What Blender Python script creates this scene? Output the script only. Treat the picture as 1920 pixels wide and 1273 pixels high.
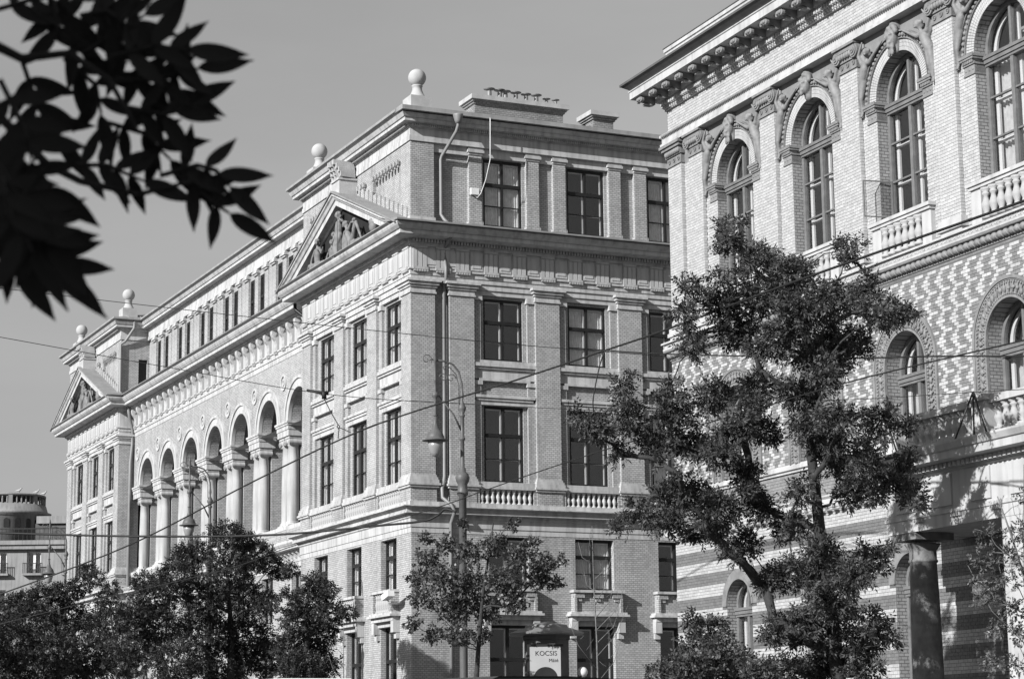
import bpy, bmesh, math, random
import numpy as np
from math import pi, sin, cos, radians, sqrt
from mathutils import Matrix, Vector

# ------------------------------------------------------------------ camera, world, sun
SC = bpy.context.scene
for o in list(bpy.data.objects): bpy.data.objects.remove(o)
COL = SC.collection
F = 4045.24                                   # focal length in pixels of the 1920 px photograph
YAW, PIT, ROL = radians(24.5435), radians(10.6842), radians(-0.6405)
def _rot(yaw, pitch, roll):
    cy, sy, cp, sp, cr, sr = cos(yaw), sin(yaw), cos(pitch), sin(pitch), cos(roll), sin(roll)
    f = np.array([sy*cp, cy*cp, sp]); r = np.array([cy, -sy, 0]); u = np.cross(r, f)
    return cr*r+sr*u, -sr*r+cr*u, f
RR, UU, FF = _rot(YAW, PIT, ROL)
EYE = np.array([0, 0, 1.6])
cam = bpy.data.cameras.new('camera'); camo = bpy.data.objects.new('camera', cam); COL.objects.link(camo)
m = Matrix.Identity(4)
for i in range(3):
    m[i][0], m[i][1], m[i][2], m[i][3] = RR[i], UU[i], -FF[i], EYE[i]
camo.matrix_world = m
cam.sensor_width = 36; cam.sensor_fit = 'HORIZONTAL'; cam.lens = F/1920*36
cam.clip_start = .1; cam.clip_end = 3000
cam.dof.use_dof = True; cam.dof.focus_distance = 66; cam.dof.aperture_fstop = 6.3
SC.camera = camo

LIGHT = Vector((2.5, 1.0, -1.27)).normalized()      # direction the sunlight travels
elev = math.asin(-LIGHT.z); azim = math.atan2(-LIGHT.x, -LIGHT.y)   # azimuth of the sun, clockwise from +Y
wd = bpy.data.worlds.new('World'); SC.world = wd; wd.use_nodes = True
nt = wd.node_tree; nt.nodes.clear()
sky = nt.nodes.new('ShaderNodeTexSky'); sky.sky_type = 'NISHITA'; sky.sun_disc = False
sky.sun_elevation = elev; sky.sun_rotation = azim; sky.air_density = 1.6; sky.dust_density = 0.7; sky.ozone_density = 1.0
sep = nt.nodes.new('ShaderNodeSeparateColor'); nt.links.new(sky.outputs[0], sep.inputs[0])
def _m(op, a, b):
    n = nt.nodes.new('ShaderNodeMath'); n.operation = op
    for i, v in enumerate((a, b)):
        if isinstance(v, (int, float)): n.inputs[i].default_value = v
        else: nt.links.new(v, n.inputs[i])
    return n.outputs[0]
grey = _m('ADD', _m('MULTIPLY', sep.outputs[2], .75), _m('MULTIPLY', sep.outputs[1], .25))   # blue-sensitive black-and-white film
bg = nt.nodes.new('ShaderNodeBackground'); bg.inputs[1].default_value = .057
tcw = nt.nodes.new('ShaderNodeTexCoord'); mpw = nt.nodes.new('ShaderNodeMapping'); mpw.inputs['Scale'].default_value = (1.2, 1.2, 4.5); mpw.inputs['Rotation'].default_value = (.25, .2, 0); nt.links.new(tcw.outputs['Generated'], mpw.inputs[0])
cir = nt.nodes.new('ShaderNodeTexNoise'); cir.inputs['Scale'].default_value = 2.2; cir.inputs['Detail'].default_value = 7; cir.inputs['Roughness'].default_value = .55; nt.links.new(mpw.outputs[0], cir.inputs['Vector'])
cmr = nt.nodes.new('ShaderNodeMapRange'); cmr.inputs[1].default_value = .42; cmr.inputs[2].default_value = .75; cmr.inputs[3].default_value = .98; cmr.inputs[4].default_value = 1.12; nt.links.new(cir.outputs[0], cmr.inputs[0])
grey = _m('MULTIPLY', grey, cmr.outputs[0])          # thin cirrus
wo = nt.nodes.new('ShaderNodeOutputWorld'); nt.links.new(grey, bg.inputs[0]); nt.links.new(bg.outputs[0], wo.inputs[0])

sl = bpy.data.lights.new('sun', 'SUN'); sl.energy = 5.0; sl.angle = radians(.5); sl.color = (1, 1, 1)
so = bpy.data.objects.new('sun', sl); COL.objects.link(so)
so.rotation_euler = LIGHT.to_track_quat('-Z', 'Y').to_euler(); so.location = (-40, -30, 60)
SC.view_settings.view_transform = 'Standard'; SC.view_settings.look = 'None'
SC.view_settings.exposure = .62; SC.view_settings.gamma = 1
SC.render.engine = 'CYCLES'
SC.cycles.max_bounces = 6; SC.cycles.transparent_max_bounces = 12

# ------------------------------------------------------------------ pixel -> place helpers
def ray(x, y): return FF+RR*(x-960)/F-UU*(y-636.5)/F
def onX(x, y, X): d = ray(x, y); return EYE+d*X/d[0]
def onY(x, y, Y): d = ray(x, y); return EYE+d*Y/d[1]
def onD(x, y, D): return EYE+ray(x, y)*D
XA, YA = 28.8245, 72.0246                      # street corner of the institute
XB, YB = 27.7337, 50.2892                      # far street corner of the nearer building
DBR = radians(1.5)
MR = Matrix.Translation((XA, YA, 0))                                   # frames: a = right, d = inward, z = up
ML = Matrix(((0, 1, 0, XA), (-1, 0, 0, YA), (0, 0, 1, 0), (0, 0, 0, 1)))
MBF = Matrix(((-sin(DBR), cos(DBR), 0, XB), (-cos(DBR), -sin(DBR), 0, YB), (0, 0, 1, 0), (0, 0, 0, 1)))
T = Matrix.Translation

# ------------------------------------------------------------------ materials
MAT = {}
def mat(name, col, rough=.8, var=.12, scale=3.0, bump=0.0, bscale=40., spec=.3, streak=0.0, metal=0.0, rnd=0.0):
    if name in MAT: return MAT[name]
    M = bpy.data.materials.new(name); M.use_nodes = True; t = M.node_tree; N = t.nodes; L = t.links
    b = N['Principled BSDF']; b.inputs['Roughness'].default_value = rough; b.inputs['Metallic'].default_value = metal
    b.inputs['Specular IOR Level'].default_value = spec
    tc = N.new('ShaderNodeTexCoord')
    nz = N.new('ShaderNodeTexNoise'); nz.inputs['Scale'].default_value = scale; nz.inputs['Detail'].default_value = 5
    L.new(tc.outputs['Object'], nz.inputs['Vector'])
    r = N.new('ShaderNodeMapRange'); r.inputs[1].default_value = .3; r.inputs[2].default_value = .7
    r.inputs[3].default_value = col*(1-var); r.inputs[4].default_value = col*(1+var)
    L.new(nz.outputs[0], r.inputs[0]); out = r.outputs[0]
    if streak:
        mp = N.new('ShaderNodeMapping'); mp.inputs['Scale'].default_value = (4, 4, .25); L.new(tc.outputs['Object'], mp.inputs[0])
        n2 = N.new('ShaderNodeTexNoise'); n2.inputs['Scale'].default_value = 1.3; n2.inputs['Detail'].default_value = 6; L.new(mp.outputs[0], n2.inputs['Vector'])
        r2 = N.new('ShaderNodeMapRange'); r2.inputs[1].default_value = .45; r2.inputs[2].default_value = .72; r2.inputs[3].default_value = 1; r2.inputs[4].default_value = 1-streak
        L.new(n2.outputs[0], r2.inputs[0])
        mm = N.new('ShaderNodeMath'); mm.operation = 'MULTIPLY'; L.new(out, mm.inputs[0]); L.new(r2.outputs[0], mm.inputs[1]); out = mm.outputs[0]
    if rnd:
        oi = N.new('ShaderNodeObjectInfo'); r3 = N.new('ShaderNodeMapRange'); r3.inputs[3].default_value = 1-rnd; r3.inputs[4].default_value = 1+rnd
        L.new(oi.outputs['Random'], r3.inputs[0])
        mm = N.new('ShaderNodeMath'); mm.operation = 'MULTIPLY'; L.new(out, mm.inputs[0]); L.new(r3.outputs[0], mm.inputs[1]); out = mm.outputs[0]
    L.new(out, b.inputs['Base Color'])
    if bump:
        nb = N.new('ShaderNodeTexNoise'); nb.inputs['Scale'].default_value = bscale; nb.inputs['Detail'].default_value = 4; L.new(tc.outputs['Object'], nb.inputs['Vector'])
        bp = N.new('ShaderNodeBump'); bp.inputs['Strength'].default_value = bump; bp.inputs['Distance'].default_value = .02
        L.new(nb.outputs[0], bp.inputs['Height']); L.new(bp.outputs[0], b.inputs['Normal'])
    MAT[name] = M; return M

def brick_mat(name, c1, c2, mortar, bw=.166, bh=.075, ms=.009, bump=.5):
    M = bpy.data.materials.new(name); M.use_nodes = True; t = M.node_tree; N = t.nodes; L = t.links
    b = N['Principled BSDF']; b.inputs['Roughness'].default_value = .75; b.inputs['Specular IOR Level'].default_value = .25
    tc = N.new('ShaderNodeTexCoord'); s = N.new('ShaderNodeSeparateXYZ'); L.new(tc.outputs['Object'], s.inputs[0])
    sn = N.new('ShaderNodeSeparateXYZ'); L.new(tc.outputs['Normal'], sn.inputs[0])
    ab = N.new('ShaderNodeMath'); ab.operation = 'ABSOLUTE'; L.new(sn.outputs[0], ab.inputs[0])
    gt = N.new('ShaderNodeMath'); gt.operation = 'GREATER_THAN'; gt.inputs[1].default_value = .7; L.new(ab.outputs[0], gt.inputs[0])
    mx = N.new('ShaderNodeMix'); mx.data_type = 'FLOAT'; L.new(gt.outputs[0], mx.inputs[0]); L.new(s.outputs[0], mx.inputs[2]); L.new(s.outputs[1], mx.inputs[3])
    cb = N.new('ShaderNodeCombineXYZ'); L.new(mx.outputs[0], cb.inputs[0]); L.new(s.outputs[2], cb.inputs[1])
    br = N.new('ShaderNodeTexBrick'); L.new(cb.outputs[0], br.inputs['Vector'])
    br.inputs['Color1'].default_value = (c1, c1, c1, 1); br.inputs['Color2'].default_value = (c2, c2, c2, 1); br.inputs['Mortar'].default_value = (mortar,)*3+(1,)
    br.inputs['Scale'].default_value = 1; br.inputs['Brick Width'].default_value = bw; br.inputs['Row Height'].default_value = bh
    br.inputs['Mortar Size'].default_value = ms; br.inputs['Mortar Smooth'].default_value = .2; br.offset = .5
    nz = N.new('ShaderNodeTexNoise'); nz.inputs['Scale'].default_value = .7; nz.inputs['Detail'].default_value = 5; L.new(tc.outputs['Object'], nz.inputs['Vector'])
    r = N.new('ShaderNodeMapRange'); r.inputs[1].default_value = .3; r.inputs[2].default_value = .7; r.inputs[3].default_value = .86; r.inputs[4].default_value = 1.08; L.new(nz.outputs[0], r.inputs[0])
    mm = N.new('ShaderNodeMix'); mm.data_type = 'RGBA'; mm.blend_type = 'MULTIPLY'; mm.inputs[0].default_value = 1
    mp = N.new('ShaderNodeMapping'); mp.inputs['Scale'].default_value = (3, 3, .22); L.new(tc.outputs['Object'], mp.inputs[0])
    n2 = N.new('ShaderNodeTexNoise'); n2.inputs['Scale'].default_value = 1.2; n2.inputs['Detail'].default_value = 6; L.new(mp.outputs[0], n2.inputs['Vector'])
    r2 = N.new('ShaderNodeMapRange'); r2.inputs[1].default_value = .5; r2.inputs[2].default_value = .75; r2.inputs[3].default_value = 1; r2.inputs[4].default_value = .72; L.new(n2.outputs[0], r2.inputs[0])
    ml = N.new('ShaderNodeMath'); ml.operation = 'MULTIPLY'; L.new(r.outputs[0], ml.inputs[0]); L.new(r2.outputs[0], ml.inputs[1])
    L.new(br.outputs[0], mm.inputs[6]); L.new(ml.outputs[0], mm.inputs[7]); L.new(mm.outputs[2], b.inputs['Base Color'])
    inv = N.new('ShaderNodeMath'); inv.operation = 'SUBTRACT'; inv.inputs[0].default_value = 1; L.new(br.outputs['Fac'], inv.inputs[1])
    bp = N.new('ShaderNodeBump'); bp.inputs['Strength'].default_value = bump; bp.inputs['Distance'].default_value = .01
    L.new(inv.outputs[0], bp.inputs['Height']); L.new(bp.outputs[0], b.inputs['Normal'])
    MAT[name] = M; return M

def glass_mat(name, tint=.97, refl=1.0):
    M = bpy.data.materials.new(name); M.use_nodes = True; t = M.node_tree; N = t.nodes; L = t.links; N.clear()
    lw = N.new('ShaderNodeLayerWeight'); lw.inputs[0].default_value = .5
    pw = N.new('ShaderNodeMath'); pw.operation = 'POWER'; pw.inputs[1].default_value = 4.0; L.new(lw.outputs['Facing'], pw.inputs[0])
    mu = N.new('ShaderNodeMapRange'); mu.inputs[3].default_value = .075*refl; mu.inputs[4].default_value = .95; L.new(pw.outputs[0], mu.inputs[0])
    tr = N.new('ShaderNodeBsdfTransparent'); tr.inputs[0].default_value = (tint, tint, tint, 1)
    gl = N.new('ShaderNodeBsdfGlossy'); gl.inputs['Roughness'].default_value = .02
    nz = N.new('ShaderNodeTexNoise'); nz.inputs['Scale'].default_value = 1.6; bp = N.new('ShaderNodeBump'); bp.inputs['Strength'].default_value = .06
    tc = N.new('ShaderNodeTexCoord'); L.new(tc.outputs['Object'], nz.inputs['Vector']); L.new(nz.outputs[0], bp.inputs['Height']); L.new(bp.outputs[0], gl.inputs['Normal'])
    mx = N.new('ShaderNodeMixShader'); L.new(mu.outputs[0], mx.inputs[0]); L.new(tr.outputs[0], mx.inputs[1]); L.new(gl.outputs[0], mx.inputs[2])
    o = N.new('ShaderNodeOutputMaterial'); L.new(mx.outputs[0], o.inputs[0]); MAT[name] = M; return M

def leaf_mat(name, col, rnd=.5, trans=.25, rough=.5):
    M = bpy.data.materials.new(name); M.use_nodes = True; t = M.node_tree; N = t.nodes; L = t.links; N.clear()
    g = N.new('ShaderNodeNewGeometry'); r = N.new('ShaderNodeMapRange'); r.inputs[3].default_value = col*(1-rnd); r.inputs[4].default_value = col*(1+rnd)
    L.new(g.outputs['Random Per Island'], r.inputs[0])
    p = N.new('ShaderNodeBsdfPrincipled'); p.inputs['Roughness'].default_value = rough; p.inputs['Specular IOR Level'].default_value = .35; L.new(r.outputs[0], p.inputs['Base Color'])
    tl = N.new('ShaderNodeBsdfTranslucent'); L.new(r.outputs[0], tl.inputs[0])
    mx = N.new('ShaderNodeMixShader'); mx.inputs[0].default_value = trans; L.new(p.outputs[0], mx.inputs[1]); L.new(tl.outputs[0], mx.inputs[2])
    o = N.new('ShaderNodeOutputMaterial'); L.new(mx.outputs[0], o.inputs[0]); MAT[name] = M; return M

def vcol_mat(name, rough=.6, spec=.35):
    M = bpy.data.materials.new(name); M.use_nodes = True; t = M.node_tree; N = t.nodes; L = t.links
    b = N['Principled BSDF']; b.inputs['Roughness'].default_value = rough; b.inputs['Specular IOR Level'].default_value = spec
    a = N.new('ShaderNodeAttribute'); a.attribute_name = 'tone'
    tc = N.new('ShaderNodeTexCoord'); nz = N.new('ShaderNodeTexNoise'); nz.inputs['Scale'].default_value = 9; nz.inputs['Detail'].default_value = 5; L.new(tc.outputs['Object'], nz.inputs['Vector'])
    r = N.new('ShaderNodeMapRange'); r.inputs[1].default_value = .3; r.inputs[2].default_value = .7; r.inputs[3].default_value = .88; r.inputs[4].default_value = 1.08; L.new(nz.outputs[0], r.inputs[0])
    mm = N.new('ShaderNodeMath'); mm.operation = 'MULTIPLY'; L.new(a.outputs['Fac'], mm.inputs[0]); L.new(r.outputs[0], mm.inputs[1]); L.new(mm.outputs[0], b.inputs['Base Color'])
    MAT[name] = M; return M

brick_mat('cream_brick', .40, .30, .165)
brick_mat('chimney_brick', .28, .2, .12)
mat('light_stone', .41, .8, .12, 1.2, .2, 30, streak=.38)
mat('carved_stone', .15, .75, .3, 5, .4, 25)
mat('ball_stone', .35, .8, .14, 3, .15, 20)
mat('window_dark', .015, .45, .2)
mat('white_paint', .6, .5, .06)
mat('curtain', .62, .9, .15, 6)
mat('lamp_glass', .22, .3, .1, spec=.6)
mat('poster_paper', .3, .7, .05)
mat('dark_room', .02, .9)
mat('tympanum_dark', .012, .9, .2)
glass_mat('glass')
mat('roof_zinc', .22, .45, .18, 2, .1, 8, spec=.5, streak=.15)
mat('gutter_zinc', .26, .5, .15, 2, spec=.5, streak=.2)
mat('pipe_zinc', .17, .5, .12, 2, spec=.5)
mat('lamp_iron', .085, .5, .15, 6, .2, 30)
mat('wire_black', .015, .6)
mat('bark', .035, .9, .35, 8, .8, 30)
mat('pale_bark', .14, .9, .3, 10, .5, 40)
mat('asphalt', .045, .9, .2, 6, .3, 120)
mat('paving', .1, .9, .15, 4, .3, 60)
mat('kerb_stone', .3, .85, .15, 6)
vcol_mat('glazed_brick')
mat('mortar_grey', .17, .9, .15, 5)
mat('pale_facing', .39, .8, .12, 1.5, .15, 30, streak=.28)
mat('terracotta_grey', .17, .65, .22, 6, .35, 30, spec=.4)
mat('oak_frame', .13, .55, .2, 6)
mat('loose_brick', .375, .6, .1, 9, rnd=.1)
mat('c_render', .22, .85, .15, .8, .2, 20, streak=.3)
mat('c_dark', .08, .85, .25, 2)
leaf_mat('ash_leaf', .062, .6, .3); leaf_mat('dark_leaf', .03, .5, .2); leaf_mat('lime_leaf', .08, .6, .25, .4); leaf_mat('near_leaf', .025, .25, .0, .8)

# ------------------------------------------------------------------ mesh builder
class MB:
    def __init__(s): s.v = []; s.f = []; s.sm = []
    def add(s, vs, fs, smooth=False):
        o = len(s.v); s.v += [tuple(p) for p in vs]; s.f += [tuple(i+o for i in q) for q in fs]; s.sm += [smooth]*len(fs); return s
    def box(s, a0, a1, d0, d1, z0, z1):
        return s.add([(a0, d0, z0), (a1, d0, z0), (a1, d1, z0), (a0, d1, z0), (a0, d0, z1), (a1, d0, z1), (a1, d1, z1), (a0, d1, z1)],
                     [(3, 2, 1, 0), (4, 5, 6, 7), (0, 1, 5, 4), (1, 2, 6, 5), (2, 3, 7, 6), (3, 0, 4, 7)])
    def quad(s, a, b, c, d): return s.add([a, b, c, d], [(0, 1, 2, 3)])
    def lathe(s, prof, c=(0, 0, 0), n=16, smooth=True):
        vs = []; fs = []
        for (r, z) in prof:
            for k in range(n): vs.append((c[0]+r*cos(2*pi*k/n), c[1]+r*sin(2*pi*k/n), c[2]+z))
        for i in range(len(prof)-1):
            for k in range(n): k2 = (k+1) % n; fs.append((i*n+k, i*n+k2, (i+1)*n+k2, (i+1)*n+k))
        fs.append(tuple(range(n-1, -1, -1))); fs.append(tuple((len(prof)-1)*n+k for k in range(n)))
        return s.add(vs, fs, smooth)
    def tube(s, pts, rad, n=8, smooth=True):
        pts = [Vector(p) for p in pts]
        if not hasattr(rad, '__len__'): rad = [rad]*len(pts)
        vs = []; fs = []; prev = None
        for i, p in enumerate(pts):
            t = (pts[min(i+1, len(pts)-1)]-pts[max(i-1, 0)]).normalized()
            if prev is None: x = t.orthogonal().normalized()
            else: x = (prev-t*prev.dot(t)).normalized()
            prev = x; y = t.cross(x)
            for k in range(n): q = p+(x*cos(2*pi*k/n)+y*sin(2*pi*k/n))*rad[i]; vs.append(tuple(q))
        for i in range(len(pts)-1):
            for k in range(n): k2 = (k+1) % n; fs.append((i*n+k, i*n+k2, (i+1)*n+k2, (i+1)*n+k))
        fs.append(tuple(range(n-1, -1, -1))); fs.append(tuple((len(pts)-1)*n+k for k in range(n)))
        return s.add(vs, fs, smooth)
    def sweep(s, path, prof):
        # path: plan points, outside on the right of travel; prof: closed loop of (outward, z)
        n = len(prof); P = [Vector(p) for p in path]; vs = []; fs = []
        for i, p in enumerate(P):
            ns = []
            if i > 0: d = (P[i]-P[i-1]).normalized(); ns.append(Vector((d.y, -d.x)))
            if i < len(P)-1: d = (P[i+1]-P[i]).normalized(); ns.append(Vector((d.y, -d.x)))
            if len(ns) == 2: b = (ns[0]+ns[1]); b = b/ max(.2, b.dot(ns[0]))
            else: b = ns[0]
            for (o, z) in prof: vs.append((p.x+b.x*o, p.y+b.y*o, z))
        for i in range(len(P)-1):
            for k in range(n): k2 = (k+1) % n; fs.append((i*n+k, (i+1)*n+k, (i+1)*n+k2, i*n+k2))
        fs.append(tuple(range(n))); fs.append(tuple((len(P)-1)*n+k for k in range(n-1, -1, -1)))
        return s.add(vs, fs)
    def prism_a(s, poly, a0, a1):
        # closed (d,z) loop extruded along a
        n = len(poly); vs = [(a0, d, z) for d, z in poly]+[(a1, d, z) for d, z in poly]
        fs = [(k, (k+1) % n, n+(k+1) % n, n+k) for k in range(n)]+[tuple(range(n-1, -1, -1)), tuple(range(n, 2*n))]
        return s.add(vs, fs)
    def ring(s, ac, zc, r0, r1, d0, d1, n=24, t0=0, t1=pi, smooth=False):
        vs = []; fs = []
        for k in range(n+1):
            t = t0+(t1-t0)*k/n; c, q = cos(t), sin(t)
            vs += [(ac+r0*c, d0, zc+r0*q), (ac+r1*c, d0, zc+r1*q), (ac+r1*c, d1, zc+r1*q), (ac+r0*c, d1, zc+r0*q)]
        for k in range(n):
            i = 4*k
            for j in range(4): j2 = (j+1) % 4; fs.append((i+j, i+4+j, i+4+j2, i+j2))
        fs.append((0, 1, 2, 3)); fs.append((4*n+3, 4*n+2, 4*n+1, 4*n))
        return s.add(vs, fs, smooth)
    def sphere(s, c, r, n=12, m_=8, sc=(1, 1, 1)):
        prof = []; vs = []; fs = []
        for i in range(m_+1):
            t = pi*i/m_
            for k in range(n): vs.append((c[0]+r*sc[0]*sin(t)*cos(2*pi*k/n), c[1]+r*sc[1]*sin(t)*sin(2*pi*k/n), c[2]-r*sc[2]*cos(t)))
        for i in range(m_):
            for k in range(n): k2 = (k+1) % n; fs.append((i*n+k, i*n+k2, (i+1)*n+k2, (i+1)*n+k))
        return s.add(vs, fs, True)
    def wall(s, a0, a1, z0, z1, d, holes, rev=.3):
        # sheet with rectangular or round-headed holes (h0,h1,z0,z1,arch) and their reveals
        As = sorted({a0, a1, *[min(max(h[i], a0), a1) for h in holes for i in (0, 1)]}); Zs = sorted({z0, z1, *[min(max(h[i], z0), z1) for h in holes for i in (2, 3)]})
        for i in range(len(As)-1):
            for j in range(len(Zs)-1):
                am, zm = (As[i]+As[i+1])/2, (Zs[j]+Zs[j+1])/2
                if any(h[0] < am < h[1] and h[2] < zm < h[3] for h in holes): continue
                s.quad((As[i], d, Zs[j]), (As[i+1], d, Zs[j]), (As[i+1], d, Zs[j+1]), (As[i], d, Zs[j+1]))
        for h in holes:
            h0, h1, y0, y1 = h[:4]; D = d+rev; arch = len(h) > 4 and h[4]
            zs = y1-(h1-h0)/2 if arch else y1
            s.quad((h0, d, y0), (h0, D, y0), (h1, D, y0), (h1, d, y0))
            s.quad((h0, d, zs), (h0, D, zs), (h0, D, y0), (h0, d, y0)); s.quad((h1, d, y0), (h1, D, y0), (h1, D, zs), (h1, d, zs))
            if not arch: s.quad((h0, D, y1), (h0, d, y1), (h1, d, y1), (h1, D, y1))
            else:
                r = (h1-h0)/2; c = (h0+h1)/2; n = 20
                for k in range(n):
                    t, u = pi*k/n, pi*(k+1)/n; p = (c+r*cos(t), zs+r*sin(t)); q = (c+r*cos(u), zs+r*sin(u))
                    s.quad((p[0], d, p[1]), (p[0], d, y1), (q[0], d, y1), (q[0], d, q[1]))
                    s.quad((p[0], D, p[1]), (p[0], d, p[1]), (q[0], d, q[1]), (q[0], D, q[1]))
        return s
    def mesh(s, name, material, recalc=True):
        me = bpy.data.meshes.new(name); me.from_pydata(s.v, [], s.f)
        if any(s.sm): me.polygons.foreach_set('use_smooth', s.sm)
        if recalc:
            bm = bmesh.new(); bm.from_mesh(me); bmesh.ops.recalc_face_normals(bm, faces=bm.faces); bm.to_mesh(me); bm.free()
        me.materials.append(MAT[material]); me.update(); return me

W = {}
def put(name, me, parent=None, M=None, **props):
    o = bpy.data.objects.new(name, me); COL.objects.link(o); M = M or Matrix.Identity(4)
    if parent is not None:
        o.parent = parent; o.matrix_parent_inverse = W[parent.name].inverted()
    o.matrix_basis = M; W[o.name] = M.copy()
    for k, v in props.items(): o[k] = v
    return o
def thing(name, label, cat, loc=(0, 0, 0), group=None):
    o = put(name, None, None, T(loc)); o['label'] = label; o['category'] = cat
    if group: o['group'] = group
    o.empty_display_size = .5; return o
def tag(o, label, cat, group=None):
    o['label'] = label; o['category'] = cat
    if group: o['group'] = group
    return o
CACHE = {}
def cached(key, fn):
    if key not in CACHE: CACHE[key] = fn()
    return CACHE[key]

# ------------------------------------------------------------------ windows
def rect_frame(mb, w, h, d0, d1, bw, mull, transom=None, bars=(), tw=None):
    mb.box(-w/2, -w/2+bw, d0, d1, 0, h); mb.box(w/2-bw, w/2, d0, d1, 0, h)
    mb.box(-w/2+bw, w/2-bw, d0+.002, d1, 0, bw); mb.box(-w/2+bw, w/2-bw, d0+.002, d1, h-bw, h)
    if mull: mb.box(-mull/2, mull/2, d0-.012, d1-.003, bw, h-bw)
    if transom: tw = tw or bw; mb.box(-w/2+bw, w/2-bw, d0-.02, d1-.006, transom-tw/2, transom+tw/2)
    for b in bars: mb.box(-w/2+bw, w/2-bw, d0+.006, d1-.012, b-.016, b+.016)
    return mb
def window(parent, M, ac, z0, w, h, d, fm='window_dark', curtain=0, bars=1, tr=.62, name='window', rng=random):
    """cross window: dark outer frame, six panes, white inner casement behind"""
    key = (w, h, fm, bars, tr); th = h*tr
    bl = ([th*.5] if bars else [])
    fr = cached(('wf',)+key, lambda: rect_frame(MB(), w, h, 0, .09, .085, .10, th, bl, .13).mesh('window_frame', fm))
    Mw = M @ T((ac, d, z0)); f = put(name, fr, parent, Mw)
    zs = [(.085, th*.5-.016), (th*.5+.016, th-.065)] if bars else [(.085, th-.065)]
    zs += [(th+.065, h-.085)]
    for i, (p, q) in enumerate(zs):
        for sgn in (-1, 1):
            def mk(p=p, q=q, sgn=sgn):
                a0, a1 = (.05, w/2-.085) if sgn > 0 else (-w/2+.085, -.05)
                return MB().box(a0, a1, .045, .051, p, q).mesh('pane', 'glass')
            put('pane', cached(('wp',)+key+(i, sgn), mk), f, Mw)
    inn = cached(('wi',)+key, lambda: rect_frame(MB(), w-.05, h-.04, .105, .155, .09, .19, th, bl, .10).mesh('inner_casement', 'white_paint'))
    put('inner_casement', inn, f, Mw)
    if curtain:
        def mkc():
            mb = MB(); n = 28; cw = w*.46
            for s_ in (-1, 1):
                for k in range(n):
                    x0 = s_*(w/2-.02-cw*k/n); x1 = s_*(w/2-.02-cw*(k+1)/n); y0 = .20+.025*sin(k*1.7); y1 = .20+.025*sin((k+1)*1.7)
                    mb.quad((x0, y0, .05), (x1, y1, .05), (x1, y1, h-.05), (x0, y0, h-.05))
            return mb.mesh('curtain', 'curtain', False)
        put('curtain', cached(('wc', w, h), mkc), f, Mw)
    return f

BAL = [(.10, 0), (.10, .05), (.06, .06), (.05, .12), (.085, .22), (.09, .28), (.06, .36), (.045, .44), (.075, .47), (.075, .50), (.05, .52), (.10, .56), (.10, .60)]
def baluster_mesh(h, mtl, rs=1.0, n=10):
    return cached(('bal', h, mtl, rs), lambda: MB().lathe([(r*rs, z*h/.6) for r, z in BAL], n=n).mesh('baluster', mtl))
def balustrade(parent, M, a0, a1, d, z0, z1, mtl, pitch=.215, rs=1.0, rail=True):
    n = max(2, int(round((a1-a0)/pitch))); me = baluster_mesh(round(z1-z0, 3), mtl, rs)
    for k in range(n): put('baluster', me, parent, M @ T((a0+(a1-a0)*(k+.5)/n, d, z0)))

# ================================================================== THE INSTITUTE (large building, centre)
INST = thing('institute_building', 'long cream brick institute with pediments, arched loggia and ball finials, at centre', 'building', (XA, YA, 0))
def sweepA(name, path, prof, material, **kw):
    return put(name, MB().sweep(path, prof).mesh(name, material), INST, MR, **kw)
SET = .85           # the middle of the street front stands this far behind the end pavilions
ATT = 1.5           # and its attic storey this far
PW = 12.15          # pavilion length
FARO = 42.75        # start of the far pavilion
END = FARO+PW
RL = 20.05          # built length of the side front
Z_BELT, Z_PED, Z_BASE, Z_CAP, Z_ARCH, Z_FRZ, Z_COR = 9.22, 10.35, 11.02, 18.03, 18.55, 18.95, 20.08

# --- sloped / flat helper rows
def dentil_row(name, M, a0, a1, d0, d1, z0, z1, pitch, fill, material):
    mb = MB(); n = int((a1-a0)/pitch)
    for k in range(n): mb.box(a0+k*pitch, a0+k*pitch+pitch*fill, d0, d1, z0, z1)
    return put(name, mb.mesh(name, material, False), INST, M, kind='stuff')

# --- pilasters
def pil_meshes(w, dep):
    def st(rows, m_): 
        mb = MB()
        for (z0, z1, e) in rows: mb.box(-e, w+e, -e, dep, z0, z1)
        return mb.mesh('pilaster', m_)
    sh = cached(('pils', w), lambda: (lambda mb: (mb.box(0, w, 0, dep, 11.33, Z_CAP), mb.box(-.03, w+.03, -.03, dep, Z_PED, 10.86), mb)[2])(MB()).mesh('pilaster', 'cream_brick'))
    ca = cached(('pilc', w), lambda: st([(Z_CAP, 18.10, .05), (18.10, 18.25, .02), (18.25, 18.34, .07), (18.34, 18.45, .13), (18.45, Z_ARCH-.004, .20)], 'light_stone'))
    ba = cached(('pilb', w), lambda: st([(10.86, 10.94, .10), (10.94, Z_BASE, .15), (Z_BASE, 11.15, .10), (11.15, 11.24, .07), (11.24, 11.33, .03)], 'light_stone'))
    return sh, ca, ba
def pilaster(M, a, w=1.0, dep=.30):
    sh, ca, ba = pil_meshes(w, dep); Mp = M @ T((a, 0, 0)); o = put('pilaster', sh, INST, Mp)
    put('pilaster_capital', ca, o, Mp); put('pilaster_base', ba, o, Mp); return o
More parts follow.
